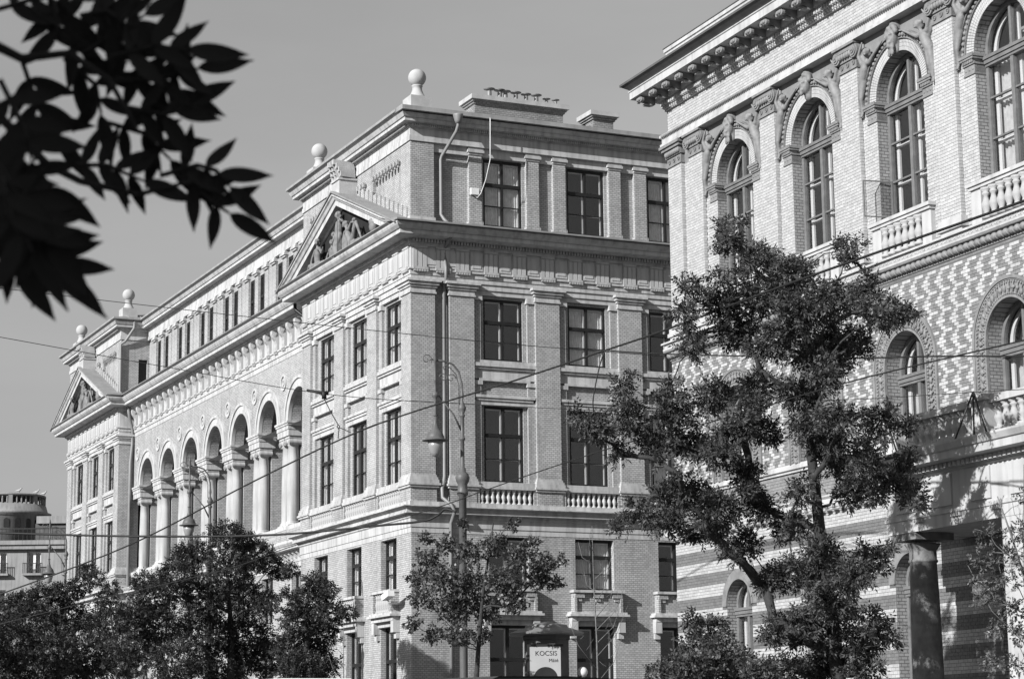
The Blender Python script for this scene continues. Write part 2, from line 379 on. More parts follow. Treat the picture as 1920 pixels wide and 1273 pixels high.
def corner_pier(px0, px1, py0, py1):
    """corner pier in plan coordinates of the side front frame"""
    mb = MB(); mb.box(px0, px1, py0, py1, 11.33, Z_CAP); mb.box(px0-.03, px1+.03, py0-.03, py1+.03, Z_PED, 10.86)
    o = put('corner_pier', mb.mesh('corner_pier', 'cream_brick'), INST, MR)
    mb = MB()
    for (z0, z1, e) in [(Z_CAP, 18.10, .05), (18.10, 18.25, .02), (18.25, 18.34, .07), (18.34, 18.45, .13), (18.45, Z_ARCH-.004, .20)]: mb.box(px0-e, px1+e, py0-e, py1+e, z0, z1)
    put('pilaster_capital', mb.mesh('pilaster_capital', 'light_stone'), o, MR)
    mb = MB()
    for (z0, z1, e) in [(10.86, 10.94, .10), (10.94, Z_BASE, .15), (Z_BASE, 11.15, .10), (11.15, 11.24, .07), (11.24, 11.33, .03)]: mb.box(px0-e, px1+e, py0-e, py1+e, z0, z1)
    put('pilaster_base', mb.mesh('pilaster_base', 'light_stone'), o, MR)

BAY = .22
def bay(M, a0, a1, curtain3=0, curtain2=0, full=True):
    """window bay between two pilasters: two tall windows, surrounds, sill, panel, balustrade"""
    ac = (a0+a1)/2; w = 1.6; g = ac-w/2
    window(INST, M, ac, 15.72, w, 2.34, BAY+.05, curtain=curtain3); window(INST, M, ac, 11.17, w, 2.84, BAY+.05, curtain=curtain2)
    h = (a1-a0)/2; Mb = M @ T((ac, 0, 0)); hk = round(h, 3)
    def piece(nm, mtl, *boxes): put(nm, cached((nm, hk)+boxes, lambda: [mb := MB(), [mb.box(*b) for b in boxes]][0].mesh(nm, mtl)), INST, Mb)
    q = BAY-.003
    piece('window_lintel', 'light_stone', (-h, h, .10, q, 18.16, 18.34), (-h, h, .05, q, 18.34, Z_ARCH))
    piece('window_sill', 'light_stone', (-h, h, .10, q, 15.60, 15.715), (-h, h, .02, q, 15.47, 15.60), (-h, h, .08, q, 15.38, 15.47), (-h, h, .15, q, 15.02, 15.38))
    piece('panel_hood', 'light_stone', (-h+.22, h-.22, .06, q, 14.93, 15.016))
    piece('window_cornice', 'light_stone', (-h, h, .12, q, 14.02, 14.20), (-h+.1, h-.1, .07, q, 14.20, 14.30), (-h+.04, h-.04, .02, q, 14.30, 14.40))
    piece('balcony_rail', 'light_stone', (-h, h, -.02, q, 11.02, 11.165), (-h, h, -.06, .24, 10.90, 11.02))
    for s_ in (-1, 1):
        x = s_*(h-.16)
        piece('strip_capital', 'light_stone', (x-.19, x+.19, .05, q, 17.96, 18.158)); piece('strip_capital', 'light_stone', (x-.19, x+.19, .06, q, 14.78, 14.927))
        x0, x1 = sorted((s_*h, s_*(h-.30)))
        for (z0, z1) in ((15.716, 17.958), (11.168, 14.018), (14.402, 14.778)): piece('brick_strip', 'cream_brick', (x0, x1, .11, BAY-.004, z0, z1))
        x0, x1 = sorted((s_*h, s_*(h-.16))); piece('rail_end', 'cream_brick', (x0, x1, 0, .2, Z_PED, 10.898))
    balustrade(INST, M, a0+.18, a1-.18, .09, Z_PED+.002, 10.898, 'light_stone', .225 if full else .3)
    return ac

# --- side front (right)
RP = [1.54, 5.05, 8.55, 12.05, 15.55, 19.05]
bays_R = [(RP[i]+1.0, RP[i+1]) for i in range(5)]
holes = []
for (p, q) in bays_R:
    c = (p+q)/2; holes += [(c-.8, c+.8, 15.72, 18.06), (c-.8, c+.8, 11.17, 14.01)]
put('upper_wall', MB().wall(0.9, RL, Z_PED-.05, Z_ARCH+.1, BAY, holes, .3).mesh('upper_wall', 'cream_brick', False), INST, MR)
corner_pier(0, .96, 0, .95)
for a in RP: pilaster(MR, a)
for i, (p, q) in enumerate(bays_R): bay(MR, p, q, curtain3=(i in (1, 3)), curtain2=(i == 2))
# lower storeys
low = []
for (p, q) in bays_R:
    c = (p+q)/2+.05; low += [(c-.8, c+.8, 7.27, 9.16), (c-.8, c+.8, 2.9, 5.95)]
put('lower_wall', MB().wall(0, RL, 0, Z_BELT, 0, low, .34).mesh('lower_wall', 'cream_brick', False), INST, MR)
def hood(M, c, brickbox, d0=0.):
    """parapet box under the mezzanine window on a bracketed hood over the ground floor window"""
    def mk():
        mb = MB(); mb.box(-1.16, 1.16, -.34, .0-.002, 6.38, 6.46); mb.box(-1.22, 1.22, -.42, -.002, 6.30, 6.38); mb.box(-1.10, 1.10, -.28, -.002, 6.14, 6.30); mb.box(-1.05, 1.05, -.10, -.002, 5.955, 6.14)
        for s_ in (-1, 1): mb.box(s_*.98-.13, s_*.98+.13, -.26, -.004, 5.72, 6.138); mb.box(s_*.98-.11, s_*.98+.11, -.14, -.004, 5.5, 5.72)
        mb.box(-1.06, 1.06, -.36, -.002, 7.17, 7.265)
        return mb.mesh('window_hood', 'light_stone')
    o = put('window_hood', cached('hood', mk), INST, M @ T((c, d0, 0)))
    if brickbox:
        def mk2():
            mb = MB(); mb.box(-1.0, 1.0, -.20, -.003, 6.462, 7.168); 
            for k in (-.78, 0, .78): mb.box(k-.20, k+.20, -.30, -.201, 6.98, 7.168); mb.box(k-.10, k+.10, -.26, -.201, 6.86, 6.98)
            for s_ in (-1, 1): mb.box(s_*.95-.05, s_*.95+.05, -.30, -.2005, 6.462, 6.978)
            return mb.mesh('parapet_box', 'cream_brick')
        put('parapet_box', cached('pbox', mk2), o, M @ T((c, d0, 0)))
    else:
        def mk3():
            mb = MB()
            for s_ in (-1, 1): mb.box(s_*.9-.13, s_*.9+.13, -.32, -.003, 6.462, 7.168)
            mb.box(-.77, .77, -.05, -.003, 6.462, 7.168); return mb.mesh('parapet_box', 'cream_brick')
        put('parapet_box', cached('pbox2', mk3), o, M @ T((c, d0, 0)))
        me = baluster_mesh(.70, 'light_stone', .9)
        for k in range(7): put('baluster', me, o, M @ T((c-.62+k*.207, d0-.2, 6.465)))
for i, (p, q) in enumerate(bays_R):
    c = (p+q)/2+.05; window(INST, MR, c, 7.27, 1.6, 1.88, .2, curtain=(i == 1), bars=1, tr=.66); window(INST, MR, c, 2.9, 1.6, 3.04, .2, tr=.6); hood(MR, c, True)

# --- the two pavilions of the street front
def pavilion(off, near):
    M = ML @ T((-off, 0, 0)); P = [-4.55, -8.24]
    if near: pil = P+[-12.15]
    else: pil = P+[-12.15, -.97]
    bays = [(-3.55, -.95), (-7.24, -4.55), (-11.15, -8.24)]
    h = []; lo = []
    for (p, q) in bays:
        c = (p+q)/2; h += [(c-.8, c+.8, 15.72, 18.06), (c-.8, c+.8, 11.17, 14.01)]; lo += [(c-.8, c+.8, 7.27, 9.16), (c-.8, c+.8, 2.9, 5.95)]
    put('upper_wall', MB().wall(-PW+.1, -.9, Z_PED-.05, Z_ARCH+.1, BAY, h, .3).mesh('upper_wall', 'cream_brick', False), INST, M)
    put('lower_wall', MB().wall(-PW, 0, 0, Z_BELT, 0, lo, .34).mesh('lower_wall', 'cream_brick', False), INST, M)
    for a in P: pilaster(M, a)
    y0 = off
    corner_pier(0, SET+.3, off+PW-1.0, off+PW)
    if not near: corner_pier(0, SET+.3, off, off+.97)
    for i, (p, q) in enumerate(bays):
        bay(M, p, q, curtain3=1, curtain2=(i != 1)); c = (p+q)/2
        window(INST, M, c, 7.27, 1.6, 1.88, .2, curtain=1, tr=.66); window(INST, M, c, 2.9, 1.6, 3.04, .2, tr=.6); hood(M, c, False)
    # pediment
    ac = -PW/2; hw = PW/2
    mb = MB()
    def rake(prof):   # prof: (outward, drop below the slope line); stations: tip, apex, tip
        SL = 2.70/(hw+.75); st = [ac-hw-.75, ac-hw+.70, ac, ac+hw-.70, ac+hw+.75]; n = len(prof); vs = []; fs = []
        for a in st:
            for (o, dz) in prof: vs.append((a, -o, max(20.46, 23.16-abs(a-ac)*SL-dz)))
        for i in range(4):
            for k in range(n): k2 = (k+1) % n; fs.append((i*n+k, i*n+k2, (i+1)*n+k2, (i+1)*n+k))
        fs.append(tuple(range(n))); fs.append(tuple(4*n+k for k in range(n-1, -1, -1))); mb.add(vs, fs)
    rake([(.05, .06), (.93, .06), (.93, .12), (.86, .16), (.80, .26), (.74, .28), (.74, .50), (.50, .52), (.45, .58), (.05, .58)])
    pe = put('pediment', mb.mesh('pediment', 'light_stone'), INST, M)
    mb = MB(); o = .07
    for s_ in (-1, 1):
        e = ac+s_*(hw+.78)
        mb.add([(e, -.97, 20.42), (ac, -.97, 23.16), (ac, .3, 23.16), (e, .3, 20.42), (e, -.97, 20.42+o), (ac, -.97, 23.16+o), (ac, .3, 23.16+o), (e, .3, 20.42+o)],
               [(0, 1, 2, 3), (4, 5, 6, 7), (0, 1, 5, 4), (2, 3, 7, 6), (1, 2, 6, 5), (3, 0, 4, 7)])
    put('pediment_roof', mb.mesh('pediment_roof', 'roof_zinc'), pe, M)
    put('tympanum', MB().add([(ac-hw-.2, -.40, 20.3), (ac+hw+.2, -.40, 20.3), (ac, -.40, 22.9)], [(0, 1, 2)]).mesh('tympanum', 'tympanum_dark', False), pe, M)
    # acroterion on the gable
    mb = MB(); mb.box(ac-.42, ac+.42, -.75, .0-.003, 22.95, 23.62); mb.box(ac-.47, ac+.47, -.80, -.003, 23.62, 23.70)
    for k, (w_, z, dd) in enumerate([(.46, 23.72, .62), (.42, 23.90, .68), (.36, 24.06, .76), (.28, 24.22, .86)]):
        for s_ in range(-2, 3):
            mb.add([(ac+s_*w_*.42-.10, -.1, z), (ac+s_*w_*.42+.10, -.1, z), (ac+s_*w_*.5+.07, -dd-.06*abs(s_), z+.02), (ac+s_*w_*.5-.07, -dd-.06*abs(s_), z+.02),
                    (ac+s_*w_*.42-.10, -.1, z+.16), (ac+s_*w_*.42+.10, -.1, z+.16), (ac+s_*w_*.55+.05, -dd-.12, z+.22), (ac+s_*w_*.55-.05, -dd-.12, z+.22)],
                   [(0, 1, 2, 3), (4, 5, 6, 7), (0, 1, 5, 4), (1, 2, 6, 5), (2, 3, 7, 6), (3, 0, 4, 7)])
    put('acroterion', mb.mesh('acroterion', 'ball_stone'), pe, M)
    # attic front: brick with three sunk panels, sawtooth courses along the pediment roof
    pan = [(-3.9, -1.0), (-7.6, -4.6), (-11.2, -8.3)]
    pn = [(p, q, 21.5, 23.25) for p, q in pan]
    mb = MB().wall(-PW, 0, 20.3, 23.8, 0, pn, .14)
    for (p, q) in pan: mb.quad((p, .14, 21.5), (q, .14, 21.5), (q, .14, 23.25), (p, .14, 23.25))
    aw = put('attic_wall', mb.mesh('attic_wall', 'cream_brick', False), INST, M)
    mb = MB()
    for (p, q) in pan:
        n = 9
        for k in range(n):
            x = p+(q-p)*(k+.5)/n; mb.box(x-.07, x+.07, -.10, .0-.002, 23.14, 23.32); mb.box(x-.05, x+.05, -.06, -.002, 23.04, 23.14)
    put('corbel_row', mb.mesh('corbel_row', 'cream_brick', False), aw, M, kind='stuff')
    mb = MB()
    for s_ in (-1, 1):
        for k in range(12):
            x = ac+s_*(.7+k*.45); z = 23.26-(abs(x-ac))*.402; mb.box(x-.16, x+.16, -.06, -.003, z-.12, z+.32)
    put('stepped_course', mb.mesh('stepped_course', 'cream_brick', False), aw, M, kind='stuff')
    # ball finials
    fin = cached('finial', lambda: MB().lathe([(.36, .62), (.36, .66), (.30, .70), (.24, .80), (.19, .94), (.185, 1.06), (.21, 1.08), (.21, 1.12), (.17, 1.13)], n=24).mesh('finial', 'ball_stone'))
    ped = cached('finped', lambda: (lambda mb: (mb.box(-.5, .5, -.5, .5, -.25, .12), mb.box(-.42, .42, -.42, .42, .12, .62), mb)[2])(MB()).mesh('finial_pedestal', 'ball_stone'))
    bal = cached('finball', lambda: MB().sphere((0, 0, 1.43), .34, 32, 20).mesh('finial_ball', 'ball_stone'))
    for u in (.55, PW-.55):
        Mf = M @ T((-u, .5, 25.0)); fo = put('finial', fin, INST, Mf); put('finial_pedestal', ped, fo, Mf); put('finial_ball', bal, fo, Mf)
pavilion(0, True); pavilion(FARO, False)

# --- entablature of pavilions and side front
PN = [(SET+.02, PW), (0, PW), (0, 0), (RL, 0)]           # near pavilion + side front, outside on the right
PF = [(SET+.02, END), (0, END), (0, FARO), (SET+.02, FARO)]
def entab(path, far):
    sweepA('architrave', path, [(-.2, Z_ARCH), (0, Z_ARCH), (0, 18.72), (.03, 18.72), (.03, 18.90), (.09, 18.90), (.09, Z_FRZ), (-.2, Z_FRZ)], 'light_stone')
    sweepA('frieze', path, [(-.2, Z_FRZ+.001), (.0, Z_FRZ+.001), (.0, 19.82), (-.2, 19.82)], 'light_stone')
    sweepA('cornice', path, [(-.2, 19.80), (.06, 19.80), (.06, 19.86), (.10, 19.90), (.10, 20.04), (.66, 20.08), (.68, 20.08), (.68, 20.22), (.74, 20.24), (.84, 20.34), (.88, 20.42), (.88, 20.47), (-.2, 20.62)], 'light_stone')
    if far: sweepA('gutter_flashing', path, [(-.19, 20.625), (.76, 20.49), (.95, 20.56), (.95, 20.60), (.80, 20.62), (-.19, 20.72)], 'roof_zinc')
    else:
        sweepA('gutter_flashing', path[:3], [(-.19, 20.625), (.76, 20.49), (.95, 20.56), (.95, 20.60), (.80, 20.62), (-.19, 20.72)], 'roof_zinc')
        sweepA('gutter_flashing', [(-.94, 0), path[3]], [(-.19, 20.63), (.80, 20.495), (1.04, 20.48), (1.04, 20.54), (.80, 20.60), (-.19, 20.73)], 'roof_zinc')
    # belt
    sweepA('belt_architrave', path, [(-.2, Z_BELT), (.02, Z_BELT), (.02, 9.40), (.05, 9.42), (.05, 9.72), (.10, 9.76), (.10, 9.84), (-.2, 9.84)], 'light_stone')
    sweepA('belt_cornice', path, [(-.2, 9.83), (.14, 9.83), (.14, 9.88), (.30, 9.90), (.30, 9.965), (.26, 9.975), (.28, 10.06), (.42, 10.12), (.46, 10.125), (.46, 10.16), (.08, 10.19), (.08, 10.352), (-.2, 10.352)], 'light_stone')
    # attic entablature
entab(PN, 0); entab(PF, 1)
def attic_entab(path):
    sweepA('attic_architrave', path, [(-.2, 23.80), (.05, 23.80), (.05, 24.0), (.02, 24.0), (.02, 24.30), (-.2, 24.30)], 'light_stone')
    sweepA('attic_cornice', path, [(-.2, 24.29), (.06, 24.29), (.06, 24.33), (.10, 24.36), (.10, 24.43), (.36, 24.45), (.37, 24.45), (.37, 24.57), (.42, 24.59), (.48, 24.70), (.50, 24.74), (-.2, 24.80)], 'light_stone')
    if path[-1][0] > 10:
        sweepA('gutter', path[:3], [(-.1, 24.80), (.38, 24.76), (.60, 24.85), (.60, 24.95), (.54, 24.96), (-.1, 24.96)], 'gutter_zinc')
        sweepA('gutter', [(-.58, 0), path[3]], [(-.1, 24.81), (.40, 24.79), (.67, 24.78), (.67, 24.94), (.60, 24.965), (-.1, 24.965)], 'gutter_zinc')
    else: sweepA('gutter', path, [(-.1, 24.80), (.38, 24.76), (.60, 24.85), (.60, 24.95), (.54, 24.96), (-.1, 24.96)], 'gutter_zinc')
attic_entab([(6, PW), (0, PW), (0, 0), (RL, 0)]); attic_entab([(6, END), (0, END), (0, FARO), (ATT+.3, FARO)])
sweepA('attic_architrave', [(ATT, FARO-.01), (ATT, PW+.01)], [(-.2, 23.80), (.05, 23.80), (.05, 24.0), (.02, 24.0), (.02, 24.30), (-.2, 24.30)], 'light_stone')
sweepA('attic_cornice', [(ATT, FARO-.01), (ATT, PW+.01)], [(-.2, 24.29), (.06, 24.29), (.06, 24.33), (.10, 24.36), (.10, 24.43), (.36, 24.45), (.37, 24.45), (.37, 24.57), (.42, 24.59), (.48, 24.70), (.50, 24.74), (-.2, 24.80)], 'light_stone')
sweepA('gutter', [(ATT, FARO-.01), (ATT, PW+.01)], [(-.1, 24.80), (.38, 24.76), (.60, 24.85), (.60, 24.95), (.54, 24.96), (-.1, 24.96)], 'gutter_zinc')
dentil_row('dentil_row', MR, 0.02, RL, -.20, -.101, 24.34, 24.44, .085, .6, 'light_stone')
dentil_row('dentil_row', MR, 0.02, RL, -.22, -.101, 19.92, 20.05, .12, .6, 'light_stone')
for off in (0, FARO):
    dentil_row('dentil_row', ML, -off-PW, -off, -.20, -.101, 24.34, 24.44, .085, .6, 'light_stone')
    dentil_row('dentil_row', ML, -off-PW, -off, -.22, -.101, 19.92, 20.05, .12, .6, 'light_stone')
# triglyphs, metope panels, guttae
def mk_tri():
    mb = MB()
    for x in (-.19, 0, .19): mb.box(x-.075, x+.075, -.06, -.002, Z_FRZ+.003, 19.70)
    mb.box(-.28, .28, -.035, -.002, Z_FRZ+.003, 19.72); mb.box(-.29, .29, -.075, -.002, 19.72, 19.80)
    mb.box(-.30, .30, -.12, -.0902, 18.905, Z_FRZ+.05)
    for k in range(6): mb.box(-.27+k*.1, -.23+k*.1+.03, -.115, -.032, 18.83, 18.9)
    return mb.mesh('triglyph', 'light_stone')
tri = cached('tri', mk_tri)
met = cached('met', lambda: MB().box(-.25, .25, -.03, -.002, 19.03, 19.70).box(-.18, .18, -.05, -.031, 19.12, 19.60).mesh('metope_panel', 'light_stone'))
TR = [.36, 1.26]+[2.05+1.167*k for k in range(16)]
TR = [t for t in TR if t < RL-.2]
for i, t in enumerate(TR):
    put('triglyph', tri, INST, MR @ T((t, 0, 0)))
    if i: put('metope_panel', met, INST, MR @ T(((t+TR[i-1])/2, 0, 0)))
for off in (0, FARO):
    n = 12
    for k in range(n):
        x = -off-.4-(PW-.8)*k/(n-1); put('triglyph', tri, INST, ML @ T((x, 0, 0)))
        if k < n-1: put('metope_panel', met, INST, ML @ T((x-(PW-.8)/(n-1)/2, 0, 0)))
# side front attic
AP = []
for (p, q) in bays_R: c = (p+q)/2+.05; AP += [c-1.19, c+1.19]
hs = [((p+q)/2+.05-.8, (p+q)/2+.05+.8, 20.84, 23.46) for p, q in bays_R]
put('attic_wall', MB().wall(.93, RL, 20.3, 23.85, .24, hs, .25).mesh('attic_wall', 'cream_brick', False), INST, MR)
put('attic_pier', MB().box(.002, .94, .002, .6, 20.3, 23.799).mesh('attic_pier', 'cream_brick'), INST, MR)
put('pier_plinth', MB().box(-.03, .99, -.03, .5, 20.3, 20.92).mesh('pier_plinth', 'light_stone'), INST, MR)
ap = cached('atp', lambda: MB().box(-.26, .26, .06, .30, 20.6, 23.52).box(-.30, .30, .02, .30, 20.6, 20.95).mesh('attic_pilaster', 'cream_brick'))
apc = cached('atpc', lambda: MB().box(-.29, .29, .03, .3, 23.5205, 23.60).box(-.34, .34, -.02, .3, 23.60, 23.70).box(-.31, .31, .0, .3, 23.70, 23.799).mesh('pilaster_capital', 'light_stone'))
for a in AP: o = put('attic_pilaster', ap, INST, MR @ T((a, 0, 0))); put('pilaster_capital', apc, o, MR @ T((a, 0, 0)))
for i, (p, q) in enumerate(bays_R): window(INST, MR, (p+q)/2+.05, 20.84, 1.6, 2.6, .29, curtain=1 if i != 1 else 0, tr=.63)
put('attic_lintel', MB().box(.94, RL, .10, .239, 23.48, 23.799).mesh('attic_lintel', 'light_stone'), INST, MR)

# --- the middle: loggia
CU = [27.45+4.13*k for k in range(-3, 4)]
R_IN = 1.31; SPR = 15.62
arches = [(-c-R_IN, -c+R_IN, 11.0, SPR+R_IN, True) for c in CU]
put('arcade_wall', MB().wall(-FARO, -PW, SPR, 18.5, SET, [(h[0], h[1], SPR-.2, h[3], True) for h in arches], .55).mesh('arcade_wall', 'cream_brick', False), INST, ML)
put('arcade_soffit', MB().quad((-FARO, SET+.55, SPR), (-PW, SET+.55, SPR), (-PW, SET+.55, 18.5), (-FARO, SET+.55, 18.5)).mesh('arcade_soffit', 'cream_brick', False), INST, ML) if False else None
arc = cached('arc', lambda: MB().ring(0, SPR, R_IN-.01, R_IN+.17, SET-.06, SET+.1, 36).ring(0, SPR, R_IN+.17, R_IN+.36, SET-.03, SET+.1, 36).ring(0, SPR, R_IN+.36, R_IN+.50, SET-.09, SET+.1, 36).mesh('archivolt', 'light_stone'))
imp = cached('imp', lambda: MB().box(-.76, .76, SET-.02, SET+.75, 14.99, 15.26).box(-.79, .79, SET-.05, SET+.78, 15.26, 15.44).box(-.83, .83, SET-.09, SET+.8, 15.44, 15.53).box(-.87, .87, SET-.13, SET+.8, 15.53, 15.619).mesh('impost_block', 'light_stone'))
csh = cached('csh', lambda: MB().lathe([(.235, 0), (.26, .05), (.262, .9), (.255, 1.8), (.235, 2.8), (.22, 3.36), (.25, 3.38), (.25, 3.43), (.215, 3.44)], n=28).mesh('column', 'light_stone'))
cba = cached('cba', lambda: MB().box(-.34, .34, -.34, .34, -.16, -.08).lathe([(.33, -.08), (.35, -.05), (.33, -.015), (.29, 0), (.29, .02), (.31, .05), (.27, .08)], n=28).mesh('column_base', 'light_stone'))
def mk_ion():
    mb = MB(); mb.box(-.33, .33, -.30, .30, 3.68, 3.78); mb.box(-.30, .30, -.27, .27, 3.60, 3.68); mb.lathe([(.22, 3.44), (.28, 3.52), (.29, 3.60)], n=24)
    for s_ in (-1, 1):
        for (r, dd) in ((.13, .29), (.09, .31), (.04, .33)):
            vs = []; n = 16
            for y in (-dd, dd):
                for k in range(n): vs.append((s_*.25+r*cos(2*pi*k/n), y, 3.54+r*sin(2*pi*k/n)))
            mb.add(vs, [(k, (k+1) % n, n+(k+1) % n, n+k) for k in range(n)]+[tuple(range(n)), tuple(range(2*n-1, n-1, -1))], False)
    return mb.mesh('column_capital', 'light_stone')
ion = cached('ion', mk_ion)
SUP = [CU[0]-2.065]+[c+2.065 for c in CU]
def mk_pier(): return MB().box(-.62, .62, SET+.62, SET+1.25, 11.0, 14.989).mesh('loggia_pier', 'cream_brick')
pier_me = cached('lpier', mk_pier)
for i, s_ in enumerate(SUP):
    Ms = ML @ T((-s_, 0, 0)); put('impost_block', imp, INST, Ms); put('loggia_pier', pier_me, INST, Ms)
    for e in ((-.37, .37) if 0 < i < 7 else ((.37 if i == 7 else -.37),)):
        Mc = ML @ T((-s_+e, SET+.34, 11.2)); co = put('column', csh, INST, Mc); put('column_base', cba, co, Mc); put('column_capital', ion, co, Mc)
for c in CU: put('archivolt', arc, INST, ML @ T((-c, 0, 0)))
rd = cached('rnd', lambda: (lambda mb: (mb.ring(0, 17.42, .26, .38, SET-.05, SET+.02, 24, 0, 2*pi), mb.ring(0, 17.42, .08, .16, SET-.04, SET+.02, 16, 0, 2*pi), mb)[2])(MB()).mesh('roundel', 'light_stone'))
for s_ in SUP: put('roundel', rd, INST, ML @ T((-s_, 0, 0)))
# loggia interior
bw = []
for c in CU: bw.append((-c-.75, -c+.75, 11.1, 14.6)); bw.append((-c-.75, -c+.75, 15.1, 16.9, True))
put('loggia_back_wall', MB().wall(-FARO, -PW, 10.9, 18.5, SET+2.4, bw, .3).mesh('loggia_back_wall', 'cream_brick', False), INST, ML)
put('loggia_floor', MB().box(-FARO, -PW, SET-.02, SET+2.42, 10.4, 10.995).mesh('loggia_floor', 'light_stone'), INST, ML)
put('loggia_ceiling', MB().box(-FARO, -PW, SET+.57, SET+2.42, 18.2, 18.4).mesh('loggia_ceiling', 'light_stone'), INST, ML)
for c in CU:
    window(INST, ML, -c, 11.1, 1.5, 3.5, SET+2.55, tr=.7); put('fanlight', cached('fanl', lambda: MB().ring(0, 16.15, .64, .75, SET+2.55, SET+2.63, 18).box(-.75, .75, SET+2.56, SET+2.64, 15.1, 15.2).box(-.05, .05, SET+2.56, SET+2.63, 15.2, 16.8).box(-.75, -.66, SET+2.56, SET+2.64, 15.2, 16.15).box(.66, .75, SET+2.56, SET+2.64, 15.2, 16.15).mesh('fanlight', 'white_paint')), INST, ML @ T((-c, 0, 0)))
# balustrade under the columns
put('loggia_rail', MB().box(-FARO, -PW, SET-.08, SET+.5, 10.88, 11.04).mesh('loggia_rail', 'light_stone'), INST, ML)
put('loggia_plinth', MB().box(-FARO, -PW, SET-.06, SET-.021, 10.2, 10.42).mesh('loggia_plinth', 'light_stone'), INST, ML)
lp = cached('lped', lambda: MB().box(-.70, .70, SET-.055, SET-.022, 10.421, 10.879).mesh('column_pedestal', 'cream_brick'))
for i, s_ in enumerate(SUP): put('column_pedestal', lp, INST, ML @ T((-s_, 0, 0)))
for i, c in enumerate(CU): balustrade(INST, ML, -c-1.34, -c+1.34, SET-.045, 10.425, 10.878, 'light_stone', .19, .55)
# middle entablature with scroll brackets
mid = [(SET, FARO-.01), (SET, PW+.01)]
sweepA('architrave', mid, [(-.3, 18.42), (.02, 18.42), (.02, 18.62), (.06, 18.64), (.06, 18.86), (.11, 18.88), (.11, 18.95), (-.3, 18.95)], 'light_stone')
sweepA('frieze', mid, [(-.3, 18.951), (.0, 18.951), (.0, 19.85), (-.3, 19.85)], 'light_stone')
sweepA('cornice', mid, [(-.3, 19.84), (.30, 19.84), (.30, 19.90), (.36, 19.94), (.36, 20.02), (.73, 20.06), (.75, 20.06), (.75, 20.20), (.80, 20.22), (.88, 20.32), (.93, 20.42), (.93, 20.46), (-.7, 20.66)], 'light_stone')
sweepA('gutter_flashing', mid, [(-.72, 20.67), (.82, 20.48), (1.02, 20.56), (1.02, 20.60), (.85, 20.62), (-.72, 20.78)], 'roof_zinc')
def mk_br():
    mb = MB(); pts = [(0, 18.97), (.10, 18.97), (.13, 19.10), (.12, 19.25), (.16, 19.40), (.27, 19.55), (.33, 19.68), (.33, 19.838), (0, 19.838)]
    mb.prism_a([(SET-o, z) for o, z in pts], -.15, .15)
    for s_ in (-1, 1):
        for (r, e) in ((.11, .165), (.06, .19)):
            vs = []; n = 14
            for x in (s_*.14, s_*e):
                for k in range(n): vs.append((x, SET-.20+r*cos(2*pi*k/n), 19.68+r*sin(2*pi*k/n)))
            mb.add(vs, [(k, (k+1) % n, n+(k+1) % n, n+k) for k in range(n)]+[tuple(range(n)), tuple(range(2*n-1, n-1, -1))])
    mb.box(-.2, .2, SET-.16, SET-.111, 18.90, 18.96)
    for k in range(4): mb.box(-.17+k*.1, -.12+k*.1, SET-.15, SET-.08, 18.80, 18.879)
    return mb.mesh('scroll_bracket', 'light_stone')
brm = cached('brk', mk_br); nb = 29
for k in range(nb): put('scroll_bracket', brm, INST, ML @ T((-(PW+.55)-(FARO-PW-1.1)*k/(nb-1), 0, 0)))
# middle attic storey
att_h = []
for c in CU: att_h += [(-c-.75-.46, -c-.75+.46, 20.84, 23.46), (-c+.75-.46, -c+.75+.46, 20.84, 23.46)]
put('attic_wall', MB().wall(-FARO, -PW, 20.3, 23.85, ATT+.10, att_h, .2).mesh('attic_wall', 'cream_brick', False), INST, ML)
mp = cached('mp', lambda: MB().box(-.27, .27, ATT+.02, ATT+.2, 20.6, 23.52).mesh('attic_pilaster', 'cream_brick'))
mpc = cached('mpc', lambda: MB().box(-.29, .29, ATT-.06, ATT+.2, 23.5205, 23.60).box(-.34, .34, ATT-.12, ATT+.2, 23.60, 23.70).box(-.31, .31, ATT-.08, ATT+.2, 23.70, 23.799).mesh('pilaster_capital', 'light_stone'))
for c in CU:
    for e in (-1.5, 0, 1.5): o = put('attic_pilaster', mp, INST, ML @ T((-c+e, 0, 0))); put('pilaster_capital', mpc, o, ML @ T((-c+e, 0, 0)))
    for e in (-.75, .75): window(INST, ML, -c+e, 20.84, .92, 2.6, ATT+.13, bars=0, tr=.62, curtain=1)
    put('attic_panel', cached('apan', lambda: MB().box(-.3, .3, ATT+.05, ATT+.098, 20.6, 23.798).mesh('attic_panel', 'cream_brick')), INST, ML @ T((-c-2.065, 0, 0)))
# lower middle front
lo = []
for c in CU: lo += [(-c-.8, -c+.8, 7.0, 9.0, False), (-c-.9, -c+.9, 2.6, 6.0, True)]
put('lower_wall', MB().wall(-FARO, -PW, 0, 9.2, SET, lo, .34).mesh('lower_wall', 'cream_brick', False), INST, ML)
for c in CU: window(INST, ML, -c, 7.0, 1.6, 2.0, SET+.2, tr=.66); window(INST, ML, -c, 2.6, 1.8, 3.4, SET+.2)
sweepA('belt_architrave', mid, [(-.3, 9.2), (.03, 9.2), (.03, 9.40), (.06, 9.42), (.06, 9.55), (-.3, 9.55)], 'light_stone')
sweepA('belt_cornice', mid, [(-.3, 9.54), (.05, 9.54), (.05, 9.80), (.28, 9.82), (.28, 9.87), (.50, 9.90), (.50, 10.02), (.54, 10.05), (.60, 10.14), (.60, 10.17), (.05, 10.21), (-.3, 10.21)], 'light_stone')
sb = cached('sbr', lambda: MB().prism_a([(SET-o, z) for o, z in [(.05, 9.56), (.12, 9.58), (.18, 9.68), (.26, 9.75), (.26, 9.81), (.05, 9.81)]], -.09, .09).mesh('small_bracket', 'light_stone'))
for k in range(59): put('small_bracket', sb, INST, ML @ T((-(PW+.3)-(FARO-PW-.6)*k/58, 0, 0)))
